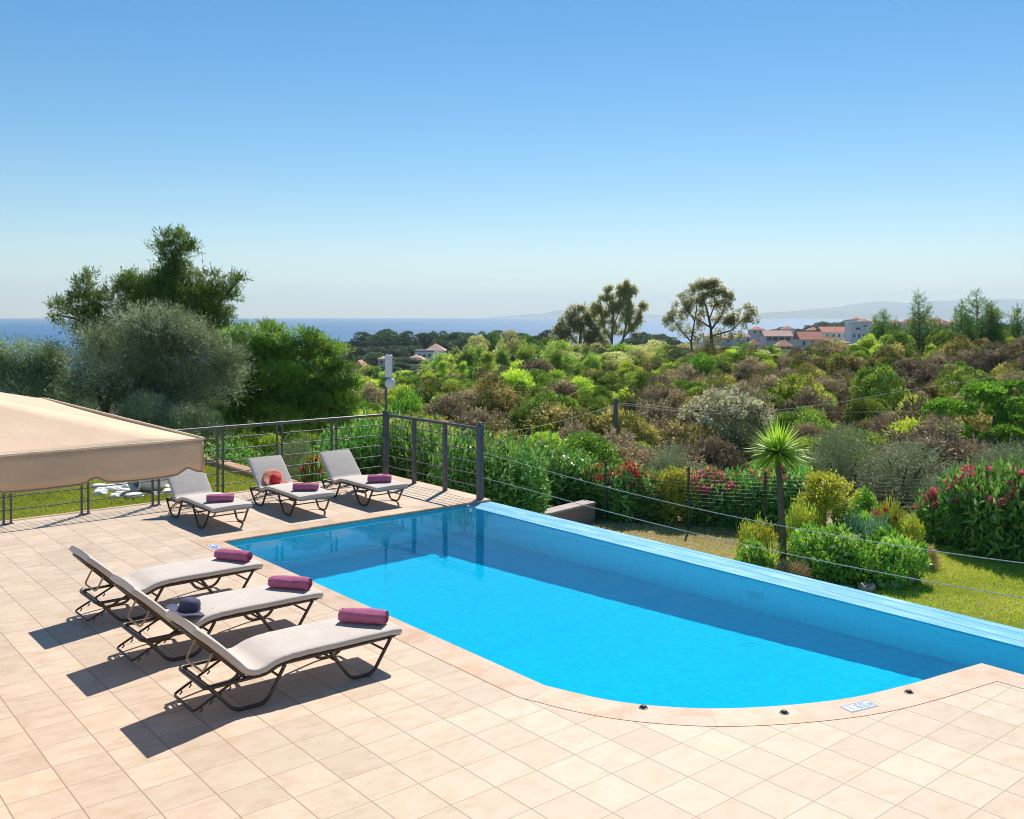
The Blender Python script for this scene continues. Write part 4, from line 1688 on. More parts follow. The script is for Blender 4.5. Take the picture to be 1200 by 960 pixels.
crown_px('olive_bush', 'pale low olive shrub at the foot of the large olive tree', 'bush',
         [(165, 490, 34, 16), (195, 500, 30, 18), (225, 500, 26, 16), (150, 500, 22, 12), (240, 510, 22, 14)],
         20.2, 20000, .06, .015, L_olive, [([(190, 545), (190, 500)], .05, .02)], 95, sub=6, subr=.45, base=(190, 0), up=.7, out=.8, jit=.5, sprig=(8, .24), shell=.4)

# eucalyptus group on the skyline and the umbrella shaped tree
ge = np.random.default_rng(101)


def euc(blob_list, n_sub):
    out = []
    for px, py, rx, ry, k in blob_list:
        for i in range(int(k * 2.3)):
            d = unit(ge.normal(size=2)) * math.sqrt(ge.random())
            out.append((px + d[0] * rx, py + d[1] * ry, 3.4 * ge.uniform(.4, 1.8), 4.2 * ge.uniform(.4, 1.8)))
    return out


crown_px('eucalyptus_tree', 'tall airy eucalyptus with gaps between upright leaf masses at the skyline', 'tree',
         euc([(718, 352, 9, 18, 11), (737, 350, 11, 17, 13), (752, 366, 8, 12, 5), (703, 362, 10, 18, 10), (722, 378, 24, 14, 16), (745, 380, 14, 10, 4), (733, 340, 10, 6, 5)], 1),
         105, 14000, .26, .085, L_euc, [([(716, 440), (717, 400), (719, 370), (718, 345)], .18, .05), ([(726, 440), (730, 400), (736, 372), (738, 345)], .17, .05), ([(717, 402), (706, 380), (703, 360)], .11, .04), ([(730, 398), (744, 380), (752, 366)], .10, .04), ([(718, 385), (726, 365), (728, 346)], .08, .03), ([(719, 372), (711, 356), (710, 344)], .07, .03)],
         96, sub=4, subr=.55, barkm=bark_pale, base=(720, 0), up=-.2, jit=.8, shell=.1, low=-1, droop=.5)
crown_px('eucalyptus_tree', 'denser olive brown eucalyptus left of the tall airy one at the skyline', 'tree',
         euc([(680, 372, 16, 12, 14), (668, 385, 18, 14, 16), (692, 385, 18, 18, 18), (658, 395, 12, 12, 8), (680, 400, 28, 14, 18), (705, 400, 14, 14, 10)], 1),
         112, 16000, .28, .10, L_euc, [([(680, 450), (680, 400), (682, 372)], .3, .08), ([(680, 410), (665, 388)], .14, .05), ([(680, 410), (694, 385)], .14, .05)],
         97, sub=4, subr=.6, barkm=bark_pale, base=(680, 0), up=0, jit=.8, shell=.3, low=-1)
crown_px('umbrella_tree', 'spreading tree with open branches and clumped crown on the skyline at centre right', 'tree',
         euc([(828, 340, 20, 9, 14), (840, 352, 24, 12, 18), (812, 350, 16, 12, 10), (800, 362, 14, 8, 7), (790, 374, 12, 7, 6), (865, 378, 16, 8, 9), (876, 366, 10, 9, 6), (850, 372, 16, 8, 7), (815, 378, 14, 12, 6), (795, 386, 14, 8, 4), (885, 376, 5, 5, 2), (857, 392, 16, 8, 5), (835, 336, 12, 6, 5), (820, 395, 18, 8, 5)], 1),
         98, 15000, .25, .09, L_euc, [([(835, 450), (834, 410), (833, 385), (828, 362), (822, 345)], .22, .05), ([(833, 388), (845, 372), (852, 352)], .12, .04), ([(834, 395), (858, 388), (874, 372)], .10, .035), ([(833, 385), (812, 372), (800, 362)], .10, .035), ([(812, 440), (810, 400), (814, 378), (818, 350)], .13, .04), ([(810, 402), (796, 386), (788, 374)], .08, .03), ([(831, 375), (838, 358), (836, 342)], .08, .03), ([(846, 372), (858, 376), (866, 378)], .06, .025), ([(814, 378), (806, 364), (800, 356)], .06, .025)],
         98, sub=3, subr=.62, base=(834, 0), up=.1, jit=.7, shell=.3, low=-1)


# young conifers on the right skyline
def conifer(px, ytop, ybase, wpx, Z, label, seed, mat=L_pine, dens=1.0, group=None, tiers=11):
    g = np.random.default_rng(seed)
    x, y = at(px, Z)
    zb = min(float(terr(x, y)), zof(ybase, Z))
    hz = zof(ytop, Z) - zb
    rw = wpx / F * Z / 2
    t = empty('young_pine', (x, y, zb), 0, label, 'pine tree', group)
    cl, tw = [], []
    for i in range(tiers):
        f_ = (i + .5) / tiers
        z = hz * (.12 + .86 * f_)
        rr = rw * (1 - f_) ** .75 + .12
        m = max(2, int(7 * (1 - f_) + 2))
        for k in range(m):
            a = k * 6.28 / m + g.random() * 2
            r_ = rr * g.uniform(.45, 1)
            zz = z + .25 * r_ + g.normal() * .1
            cl.append((r_ * math.cos(a), r_ * math.sin(a), zz, .16 * rr + .14, .16 * rr + .14, .22 * rr + .22))
            tw.append(((0, 0, max(.1, z - .2 * r_)), (r_ * math.cos(a), r_ * math.sin(a), zz), .035, .012))
    cl.append((0, 0, hz - .3, .1, .1, .32))
    leaf_cloud('crown', cl, int(9000 * dens), .20, .04, mat, t, seed, up=.9, out=.6, jit=.45, sprig=(7, .34), shell=.3, low=-1)
    trunk_mesh([(0, 0, -.3), (.03, 0, hz * .4), (0, .02, hz * .98)], .10, .02, 7, tw).build('trunk', bark, t)
    return t


conifer(1077, 345, 402, 40, 80, 'thin tiered young pine, tallest narrow one before the blue mountain', 201)
conifer(1145, 342, 402, 62, 78, 'wide young pine with several leaders at the right skyline', 202, dens=1.5)
conifer(1127, 358, 402, 34, 79, 'shorter pine leaning against the wide young pine at the right', 203)
conifer(1162, 356, 402, 34, 77, 'shorter pine right of the wide young pine at the right', 204)
conifer(1035, 366, 408, 42, 84, 'young dark pine right of the white tower house', 205, dens=1.3)
conifer(1192, 362, 400, 36, 82, 'dark pine cut by the right edge of the skyline', 206)
conifer(1095, 378, 402, 40, 82, 'low bushy pine between the two tall young pines', 207)
conifer(1050, 382, 406, 30, 81, 'low thin pine between the dark young pine and the thin tall one', 208)

# ---- trees beyond the scrub
def tree_proto(key, w, h, k, r, n, L, W, mat, seed, zc=.6, zr=.42, barkm=bark, **kw):
    g = np.random.default_rng(seed)
    cl = []
    for i in range(k):
        d = unit(g.normal(size=3)) * g.random() ** .3
        rr = r * (.7 + .6 * g.random())
        cl.append((d[0] * w / 2 * .82, d[1] * w / 2 * .82, h * (zc + d[2] * zr * .85), rr, rr, rr * .8))
    o = leaf_cloud('crown', cl, n, L, W, mat, None, seed, **kw)
    tw = [((0, 0, h * (.25 + .04 * i)), (c_[0] * .8, c_[1] * .8, c_[2]), .05 * h / 5, .02 * h / 5) for i, c_ in enumerate(cl[:6])]
    tm = trunk_mesh([(0, 0, -.5), (.05, .03, h * .3), (0, 0, h * .75)], .045 * h / 1.6, .015 * h, 7, tw).build('trunk', barkm)
    PROTO[key] = (o.data, tm.data, w, h)
    bpy.data.objects.remove(o)
    bpy.data.objects.remove(tm)


def cone_proto(key, w, h, k, r, n, L, W, mat, seed, **kw):
    """upright young tree: clumps in a ragged cone"""
    g = np.random.default_rng(seed)
    cl = []
    for i in range(k):
        f_ = g.random() ** 1.25
        a = g.random() * 6.28
        rr = w / 2 * (1 - f_) ** .7 * math.sqrt(g.random()) * .85
        q = r * (1.15 - .75 * f_) * (.7 + .6 * g.random())
        cl.append((rr * math.cos(a), rr * math.sin(a), h * (.10 + .84 * f_), q, q, q * 1.35))
    o = leaf_cloud('crown', cl, n, L, W, mat, None, seed, **kw)
    tm = trunk_mesh([(0, 0, -.5), (.05, .03, h * .4), (0, 0, h * .92)], .02 * h, .005 * h, 6).build('trunk', bark)
    PROTO[key] = (o.data, tm.data, w, h)
    bpy.data.objects.remove(o)
    bpy.data.objects.remove(tm)


cone_proto('cone0', 3, 6, 46, .52, 9500, .24, .075, L_young, 151, up=.9, out=.8, jit=.4, sprig=(6, .34), shell=.4, tvar=.5)
cone_proto('cone1', 3, 6, 46, .50, 9500, .24, .075, L_lime, 152, up=.9, out=.8, jit=.4, sprig=(6, .34), shell=.4, tvar=.5)
cone_proto('cone2', 3, 6, 46, .50, 9500, .22, .06, L_pine2, 153, up=.9, out=.8, jit=.4, sprig=(6, .34), shell=.4, tvar=.5)
tree_proto('far0', 12, 12, 34, 2.2, 8500, .75, .30, L_farpine, 111, .55, .45, up=.3, jit=.6)
tree_proto('far1', 11, 12, 30, 2.0, 8000, .75, .30, L_farpine, 112, .52, .48, up=.3, jit=.6)
tree_proto('young0', 4, 6, 30, .62, 8500, .28, .09, L_young, 113, .5, .48, up=.8, jit=.5, sprig=(5, .4))
tree_proto('young1', 3.4, 6, 28, .52, 8500, .28, .09, L_young, 114, .52, .48, up=.8, jit=.5, sprig=(5, .4))
tree_proto('mid0', 5, 6, 26, .95, 7000, .28, .13, L_euc, 115, .56, .42, up=.3, jit=.7)
tree_proto('mid1', 5, 6, 26, .95, 7000, .26, .12, L_pine, 116, .55, .43, up=.5, jit=.6)


def tree(key, name, px, Z, ytop, wpx, label, cat, group=None):
    me_, tme, w, h = PROTO[key]
    x, y = at(px, Z)
    zb = float(terr(x, y))
    ht = max(1.5, zof(ytop, Z) - zb)
    wd_ = wpx / F * Z
    t = empty(name, (x, y, zb), random.uniform(0, 6.28), label, cat, group)
    for nm, m_ in (('crown', me_), ('trunk', tme)):
        o = bpy.data.objects.new(nm, m_)
        COL.objects.link(o)
        o.parent = t
        o.scale = (wd_ / w, wd_ / w, ht / h)
    return t


gt = np.random.default_rng(77)
# coastal pines before the sea, left of centre
for px_, yt, wp, Z in ((408, 399, 34, 420), (428, 392, 44, 400), (452, 389, 46, 390), (474, 391, 36, 395), (420, 408, 46, 360), (455, 405, 50, 350), (398, 405, 26, 430), (480, 404, 30, 360), (440, 415, 46, 320), (478, 418, 36, 300),
                       (505, 388, 36, 420), (530, 387, 40, 410), (556, 388, 40, 400), (580, 390, 34, 390), (520, 396, 30, 370), (604, 388, 32, 380), (545, 398, 40, 350), (575, 400, 40, 340), (618, 392, 30, 360), (640, 390, 34, 330), (500, 428, 40, 262), (522, 420, 40, 255), (540, 418, 26, 300), (470, 426, 32, 250), (455, 430, 30, 240), (523, 438, 26, 220)):
    tree('far%d' % gt.integers(2), 'coastal_pine', px_, Z, yt, wp, 'dark rounded pine in the coastal belt before the sea, left of centre', 'pine tree', 'coastal pines left of centre')
for px_, yt, wp, Z in ((964, 379, 30, 760), (980, 377, 32, 760), (996, 377, 30, 770), (948, 383, 22, 740), (1010, 379, 24, 780), (918, 385, 30, 700), (905, 389, 22, 690), (935, 387, 24, 700), (932, 392, 22, 560), (752, 389, 26, 520), (770, 391, 30, 500), (785, 397, 30, 470), (876, 401, 24, 430), (898, 405, 24, 420), (740, 396, 26, 480), (1180, 379, 22, 600), (1120, 384, 20, 620)):
    tree('far%d' % gt.integers(2), 'village_pine', px_, Z, yt, wp, 'dark pine between and behind the village roofs on the right', 'pine tree', 'dark pines around the village')
# light green young trees behind the scrub crest
for i in range(96):
    px_ = gt.uniform(415, 935)
    Z = gt.uniform(76, 128)
    yt = np.interp(px_, [415, 470, 560, 600, 660, 720, 800, 860, 935], [428, 430, 405, 394, 396, 408, 406, 412, 408]) + (128 - Z) / 52 * 20 + gt.uniform(-8, 8)
    tree(('cone0', 'cone1', 'young0', 'cone2', 'cone0', 'young1')[gt.integers(6)], 'young_tree', px_, Z, yt, gt.uniform(20, 36), 'light green young tree in the belt behind the scrub', 'tree', 'light green young trees behind the scrub')
for px_, yt, wp, Z in ((598, 386, 32, 140), (622, 392, 30, 135), (610, 405, 30, 130), (645, 395, 34, 140), (770, 398, 44, 125), (800, 402, 50, 120), (745, 404, 44, 118), (715, 412, 50, 110), (690, 418, 44, 108), (870, 402, 46, 130), (850, 412, 40, 105), (900, 405, 44, 130), (760, 420, 44, 100), (560, 392, 30, 160), (575, 388, 26, 165), (590, 400, 36, 150), (945, 412, 40, 98)):
    tree('mid%d' % gt.integers(2), 'olive_brown_tree', px_, Z, yt, wp, 'olive brown bushy tree in the belt behind the scrub', 'tree', 'olive brown trees behind the scrub')
for px_, yt, wp, Z in ((573, 425, 40, 100), (590, 430, 30, 96), (968, 400, 34, 96), (990, 404, 40, 92), (1012, 408, 30, 90), (1180, 388, 40, 86), (1110, 396, 40, 84), (1060, 400, 40, 86)):
    tree('young%d' % gt.integers(2), 'lime_tree', px_, Z, yt, wp, 'small yellow green tree at the crest of the scrub hill', 'tree', 'small yellow green trees on the crest')

# ================================================================== garden beyond the overflow wall
def oleander_proto(key, w, h, n, seed, mat=L_olean):
    g = np.random.default_rng(seed)
    PP, DD, TT = [], [], []
    m = 16
    for i in range(n):
        a, rr = g.random() * 6.28, math.sqrt(g.random()) * .46 * w
        hh_ = h * (.55 + .45 * math.sqrt(max(0, 1 - (rr / (.5 * w)) ** 2))) * g.uniform(.6, 1.06)
        b = np.array([rr * .9 * math.cos(a), rr * .9 * math.sin(a), hh_ * .02])
        e_ = np.array([rr * 1.1 * math.cos(a), rr * 1.1 * math.sin(a), hh_]) + g.normal(size=3) * .04
        ts = np.linspace(.06, 1, m)
        pos = b + (e_ - b) * ts[:, None]
        ax = unit(e_ - b)
        d = unit(unit(g.normal(size=(m, 3))) * 1.0 + ax * .35)
        d[-2:] = unit(ax + g.normal(size=(2, 3)) * .25)
        PP.append(pos)
        DD.append(d)
        TT.append(np.full(m, g.random()))
    P, D, T = np.concatenate(PP), np.concatenate(DD), np.concatenate(TT)
    nn = len(P)
    o = fastmesh('foliage', leaves_v(P, D, .15 * (.7 + .6 * g.random(nn)), .050 * (.7 + .6 * g.random(nn)), g, .12, 3.0), 4, mat, None, np.clip(.5 + (T - .5) * .9 + g.normal(size=nn) * .15, 0, 1))
    PROTO[key] = (o.data, w, h)
    bpy.data.objects.remove(o)


oleander_proto('ole0', 1.05, 2.1, 400, 121)
oleander_proto('olow0', 1.05, 1.25, 330, 160)
oleander_proto('ole1', 1.05, 2.1, 400, 122)
oleander_proto('olow1', 1.05, 1.25, 330, 161)
oleander_proto('ole2', 1.05, 2.1, 400, 123)
oleander_proto('olow2', 1.05, 1.25, 330, 162)

ol = [(268, 18.9, 520, 62, 'leafy oleander without flowers behind the first railing posts left of the coral hat'),
      (395, 18.6, 505, 60, 'leafy green oleander seen between the railing and the lounger in the corner'),
      (432, 18.8, 492, 62, 'tall leafy oleander directly left of the railing corner post'),
      (468, 18.6, 490, 60, 'tall leafy oleander directly right of the railing corner post'),
      (503, 18.2, 498, 60, 'leafy oleander behind the middle of the short railing side'),
      (537, 17.2, 508, 62, 'leafy oleander just left of the railing end post'),
      (572, 17.3, 514, 66, 'leafy oleander just right of the railing end post'),
      (606, 17.8, 517, 70, 'leafy oleander at the middle of the green hedge above the low wall'),
      (641, 20.0, 520, 66, 'leafy oleander above the right half of the low violet wall'),
      (675, 20.2, 532, 52, 'last green oleander of the hedge, at the right end of the low wall')]
for i, (px_, Z, yt, wp, lab) in enumerate(ol):
    def ex(t, w, h, i=i):
        flower_part(t, w, h, F_cream, 10, 300 + i, .03)
    put('ole%d' % (i % 3), 'oleander', px_, Z, yt, wp, lab, 'oleander', 'leafy oleanders behind the railing', extra=ex)

fh = [(706, 19.9, 549, 52, F_red, 12, 'oleander with dark red flowers at the left end of the flowering hedge'),
      (737, 19.5, 549, 58, F_red, 14, 'oleander with bright red flower heads behind the braced fence post'),
      (766, 19.4, 556, 56, F_coral, 5, 'mostly green oleander between the red one and the golden shrub'),
      (826, 19.2, 552, 64, F_pink, 15, 'oleander with a row of crimson pink flowers right of the second fence post'),
      (858, 18.9, 556, 60, F_pink, 8, 'dense dark green oleander with a few pink flowers, two plants left of the yucca'),
      (890, 18.7, 550, 60, F_coral, 6, 'green oleander with coral flowers just left of the yucca trunk'),
      (930, 18.5, 548, 60, F_pink, 8, 'pink flowered oleander just behind and right of the yucca trunk'),
      (1098, 17.5, 578, 46, F_pink, 10, 'low pink oleander at the foot of the right fence post'),
      (1140, 17.0, 552, 72, F_pink, 12, 'tall pink oleander just right of the right fence post'),
      (1180, 16.4, 548, 84, F_pink, 8, 'wide dark oleander with pink flowers near the right edge'),
      (1225, 16.2, 556, 80, F_pink, 6, 'oleander cut off by the right edge of the view'),
      (368, 17.3, 541, 34, F_red, 9, 'small red flowered oleander seen through the railing between two loungers')]
for i, (px_, Z, yt, wp, fm, nf, lab) in enumerate(fh):
    def ex(t, w, h, i=i, fm=fm, nf=nf):
        flower_part(t, w, h, fm, int(nf * 2.2), 330 + i, .065, .45)
    put('olow%d' % (i % 3), 'oleander', px_, Z, yt, wp, lab, 'oleander', 'flowering oleanders', extra=ex)

bush_proto('gold', 1.3, 1.3, 16, .28, 5200, .085, .042, L_yellow, 131, up=.6, jit=.5, sprig=(5, .16), shell=.5)
bush_proto('leafy', 1.4, .8, 20, .26, 5200, .085, .055, L_shrub, 132, up=.6, jit=.6, shell=.55)
bush_proto('leafy2', 1.4, .8, 20, .26, 5200, .085, .055, L_shrub, 133, up=.6, jit=.6, shell=.55)
bush_proto('blue', 1.1, .5, 18, .2, 5200, .06, .014, L_blue, 134, up=.8, jit=.5, sprig=(6, .12), shell=.5)
bush_proto('low', 1.1, .5, 18, .2, 4200, .06, .022, L_lime, 135, up=.7, jit=.5, sprig=(5, .1), shell=.5)
bush_proto('drylow', 1.0, .5, 16, .2, 4200, .07, .02, L_dry, 136, up=.6, jit=.7, sprig=(5, .12), shell=.4)

put('gold', 'golden_shrub', 790, 19.1, 545, 52, 'golden lime shrub standing in the flowering hedge', 'shrub', extra=stems(3))


def ol_fl(mat, n, r=.03, top=.6, seed=401):
    return lambda t, w, h: flower_part(t, w, h, mat, n, seed, r, top)


# standard-trained golden shrub in the bed: crown on bare stems
t = put('gold', 'golden_tree', 972, 16.4, 551, 66, 'yellow green small tree on bare stems in the garden bed right of the yucca', 'tree', zb=zof(606, 16.4), parts=True)
bt = t.location
mb = MB()
for i, (a, b) in enumerate(((-.22, .05), (.02, -.08), (.2, .12))):
    z0_ = float(terr(bt.x + a, bt.y + b)) - bt.z
    mb.tube([(a, b, z0_ - .05), (a * .9, b, z0_ * .5), (a * .7, b * .8, .25)], [.022, .018, .014], 6)
mb.build('stems', bark_pale, t)
gl_ = bpy.data.objects.new('low_foliage', PROTO['gold'][0])
COL.objects.link(gl_)
gl_.parent = t
gl_.location = (-.35, .25, -.25)
gl_.scale = (.45, .45, .4)

put('leafy', 'leafy_shrub', 985, 14.9, 623, 92, 'broad leafy green shrub at the front of the garden bed, left one', 'shrub', extra=ol_fl(F_cream, 10, .02, .6, 411))
put('leafy2', 'leafy_shrub', 1045, 14.9, 624, 84, 'broad leafy green shrub at the front right corner of the garden bed', 'shrub', extra=ol_fl(F_yellow, 4, .02, .6, 412))
put('leafy', 'leafy_shrub', 955, 15.5, 618, 62, 'leafy shrub directly right of the yucca trunk, partly behind the front one', 'shrub')
put('leafy2', 'leafy_shrub', 1000, 16.4, 598, 60, 'pale leafy shrub behind the blue green one in the bed', 'shrub')
put('leafy', 'leafy_bush', 1017, 17.4, 578, 44, 'round green bush by the fence behind the garden bed', 'bush')
put('blue', 'blue_green_shrub', 1018, 15.8, 606, 66, 'feathery blue green shrub in the middle of the garden bed', 'shrub')
put('low', 'yellow_flower_shrub', 944, 15.9, 600, 46, 'low shrub with orange yellow flowers right behind the yucca trunk', 'shrub', extra=ol_fl(F_yellow, 26, .035, .5, 413))
put('low', 'yellow_flower_shrub', 888, 16.0, 618, 52, 'low yellowish plant left of the yucca foot', 'shrub', extra=ol_fl(F_yellow, 14, .03, .5, 414))
put('leafy', 'low_plant', 884, 15.2, 636, 50, 'low green plant at the left end of the garden bed', 'plant')
put('drylow', 'dry_plant', 1078, 15.8, 640, 40, 'dry brown tuft at the right end of the garden bed', 'plant')
put('low', 'red_flower_plant', 1040, 16.6, 596, 44, 'low plant with red flowers behind the blue green shrub', 'plant', extra=ol_fl(F_red, 16, .04, .5, 415))
put('low', 'yellow_flower_shrub', 1064, 16.1, 612, 40, 'small shrub with one yellow flower head at the back right of the bed', 'shrub', extra=ol_fl(F_yellow, 5, .04, .6, 416))
put('drylow', 'dry_plant', 930, 14.6, 660, 40, 'brown leaf litter mound in front of the yucca foot', 'plant')


def sword_leaves(t, c, n, L, W, mat, seed, lowest=-.6, name='leaf_crown'):
    """long folded sword leaves radiating from c"""
    g = np.random.default_rng(seed)
    V = []
    T = []
    for i in range(n):
        u = g.uniform(lowest, 1)
        a = i * 2.39996 + g.normal() * .2
        s = math.sqrt(max(0, 1 - u * u))
        d = np.array([s * math.cos(a), s * math.sin(a), u])
        l = L * g.uniform(.8, 1.12)
        side = unit(np.cross(d, np.array([0, 0, 1.0]) + g.normal(size=3) * .1))
        dr = .10 * l * max(0, 1 - u)
        for sg in (-1, 1):
            p0 = c + d * .03
            p1 = c + d * l * .45 + np.array([0, 0, -.15 * dr])
            p2 = c + d * l + np.array([0, 0, -dr])
            fold = np.cross(side, d) * W * .12
            V += [p0, p1, p1 + side * sg * W / 2 + fold, p0 + side * sg * W * .35 + fold]
            V += [p1, p2, p2 + side * sg * .001, p1 + side * sg * W / 2 + fold]
            T += [np.clip(.35 + .35 * u + g.normal() * .15, 0, 1)] * 2
    return fastmesh(name, np.array(V), 4, mat, t, np.array(T))


x, y = at(917, 15.6)
zb = float(terr(x, y))
t = empty('yucca_tree', (x, y, zb), 0, 'yucca with a slim bare trunk and spiky round head of sword leaves', 'yucca')
hz = zof(534, 15.6) - zb
rx_ = FY * -.085
MB().tube([(0, 0, -.1), (.01, 0, hz * .3), (-.03, .02, hz * .65), (-.06, .05, hz)], [.075, .055, .048, .042], 12).build('trunk', bark, t)
sword_leaves(t, np.array([-.06, .05, hz + .03]), 230, .58, .05, L_yucca, 141, -.42)
x, y = at(903, 15.3)
t = empty('yucca_plant', (x, y, float(terr(x, y))), 0, 'short stemless yucca rosette at the left foot of the tall yucca', 'yucca')
sword_leaves(t, np.array([0, 0, .12]), 60, .5, .04, L_yucca, 142, .1)


def rock_mesh(seed, flat=.6):
    import bmesh
    g = np.random.default_rng(seed)
    bm = bmesh.new()
    bmesh.ops.create_icosphere(bm, subdivisions=3, radius=1)
    ph = g.random(9) * 6
    for v in bm.verts:
        c_ = v.co
        k = 1 + .16 * math.sin(2.1 * c_.x + ph[0]) * math.cos(1.9 * c_.y + ph[1]) + .10 * math.sin(4.3 * c_.z + ph[2] + 2 * c_.x) + .05 * math.sin(8 * c_.y + ph[3] + 5 * c_.x)
        v.co = c_ * k
        for ax, lim in ((0, .8), (1, .8), (2, .75)):
            if abs(v.co[ax]) > lim:
                v.co[ax] = math.copysign(lim + (abs(v.co[ax]) - lim) * .3, v.co[ax])
        v.co.z *= flat
    me_ = bpy.data.meshes.new('rock')
    bm.to_mesh(me_)
    bm.free()
    return me_


m_stone = simple('border_stone', (.34, .27, .21), .9, .3, 2.5, bmp=.9, bscale=9)
m_wstone = simple('white_stone', (.74, .72, .68), .8, .08, 2, bmp=.4)
RM = [rock_mesh(s_) for s_ in (1, 2, 3, 4)]
for m_ in RM:
    m_.materials.append(m_stone)
for i, (px_, py_, s_, lab) in enumerate([(1062, 680, .20, 'largest grey border stone, right end of the bed edge facing the lawn'), (1040, 686, .15, 'flat border stone left of the largest one'), (1016, 690, .15, 'border stone under the middle of the leafy shrubs'),
                                    (990, 693, .14, 'border stone under the left leafy shrub'), (962, 690, .13, 'brown border stone right of the yucca foot'), (934, 682, .14, 'reddish border stone in front of the yucca foot'),
                                    (905, 672, .12, 'border stone left of the yucca foot'), (880, 664, .12, 'leftmost border stone of the garden bed'), (1085, 664, .12, 'small border stone at the back right corner of the bed')]):
    p_ = on(px_, py_, GZ + .05)
    o = bpy.data.objects.new('border_stone', RM[i % 4])
    COL.objects.link(o)
    o.location = (p_.x, p_.y, float(terr(p_.x, p_.y)) + s_ * .3)
    o.scale = (s_ * 1.3, s_, s_)
    o.rotation_euler = (0, 0, i * 1.7 + .3)
    tag(o, lab, 'stone', 'border stones of the garden bed')

# wire fence along the far side of the garden
m_green = simple('green_iron', (.04, .07, .065), .5, .2, 10)
m_wire = simple('fence_wire', (.06, .065, .065), .45, .1, 20, metal=.3)
fpts = []
for px_, py_ in ((709.5, 612), (807, 622), (897, 629), (1002, 633), (1108, 636), (1222, 644)):
    p_ = on(px_, py_, GZ)
    fpts.append(Vector((p_.x, p_.y, float(terr(p_.x, p_.y)))))
o0 = fpts[0].copy()
fen = empty('garden_fence', o0, 0, 'dark green wire fence with slim posts along the far side of the garden', 'fence')
HF = 1.2
for i, p_ in enumerate(fpts):
    q = p_ - o0
    mb = MB().tube([q + Vector((0, 0, -.1)), q + Vector((0, 0, HF))], .024, 8)
    pp_ = mb.build('post', m_green, fen)
    MB().lathe([(.001, .03), (.02, .024), (.028, .0)], 10, tuple(q + Vector((0, 0, HF)))).build('cap', m_green, pp_)
b0 = on(752, 615, GZ) - o0
MB().tube([Vector((0, 0, .98)), b0 + Vector((0, 0, .02))], .018, 7).build('brace', m_green, fen)
mb = MB()
for k in range(16):
    z = .06 + k * .072
    for i in range(len(fpts) - 1):
        a, b = fpts[i] - o0, fpts[i + 1] - o0
        m_ = (a + b) / 2
        mb.tube([a + Vector((0, 0, z)), m_ + Vector((0, 0, z - .008)), b + Vector((0, 0, z))], .0019, 4)
for i in range(len(fpts) - 1):
    a, b = fpts[i] - o0, fpts[i + 1] - o0
    nv = int((b - a).length / .16)
    for j in range(1, nv):
        q = a + (b - a) * j / nv
        mb.tube([q + Vector((0, 0, .05)), q + Vector((0, 0, 1.15))], .0011, 4)
mb.build('wire_mesh', m_wire, fen)

# low retaining wall at the left end of the garden
m_violet = simple('violet_shaded', (.27, .19, .19), .9, .2, 4, bmp=.5)  # shade on the wall face is part of this darker colour
a, b = on(691, 589, -.9), on(600, 611, -.9)
lw = empty('retaining_wall', (a.x, a.y, 0), 0, 'low violet brown retaining wall with its sunlit top painted paler below the green hedge', 'wall')
d_ = Vector((b.x - a.x, b.y - a.y, 0))
lw.rotation_euler = (0, 0, math.atan2(d_.y, d_.x))
MB().box(0, 4.3, -.14, .14, GZ - .5, -.925).build('wall_body', m_violet, lw)
MB().bbox(-.02, 4.3, -.16, .16, -.924, -.88, .008).build('sunlit_top', simple('wall_sunlit_top', (.45, .36, .33), .9, .15, 5, bmp=.4), lw)  # paler colour paints the sunlight on the wall top

# bare grey pole with wires
m_pole = simple('weathered_wood', (.20, .17, .155), .9, .25, 5, bmp=.6)
m_line = simple('pale_cable', (.45, .44, .42), .6, .1, 5)
x, y = at(721, 30)
zp = float(terr(x, y))
pl = empty('wooden_pole', (x, y, zp), 0, 'bare grey wooden pole standing in the scrub', 'pole')
hp = zof(468, 30) - zp
MB().tube([(-.1, 0, -.3), (-.03, 0, hp * .5), (.03, 0, hp)], [.085, .08, .07], 10).build('pole', m_pole, pl)
MB().tube([(.03, -.14, hp - .12), (.03, .14, hp - .12)], .012, 6).build('insulator_pin', m_rail, pl)


def cable(pts, label, r=.016):
    P3 = []
    for px_, py_, Z in pts:
        xx, yy_ = at(px_, Z)
        P3.append((xx, yy_, zof(py_, Z)))
    tag(MB().tube(catmull(P3, 8), r, 5).build('cable', m_line), label, 'cable', 'cables strung over the scrub')


cable([(722, 473, 30), (812, 481, 30), (904, 484, 30), (1050, 483.5, 30), (1200, 479, 30), (1420, 466, 30)], 'nearly level cable running right from the grey pole across the brown scrub', .007)
cable([(722, 475, 30), (850, 486, 29.5), (972, 474, 29), (1048, 461, 28.5), (1124, 449.5, 28), (1200, 436, 27.5), (1420, 392, 26)], 'cable rising to the right edge over the brown scrub', .008)
cable([(722, 476, 30), (690, 485, 28), (662, 493, 26.5), (625, 502, 24), (587, 508, 21)], 'cable falling left from the grey pole into the green hedge', .005)

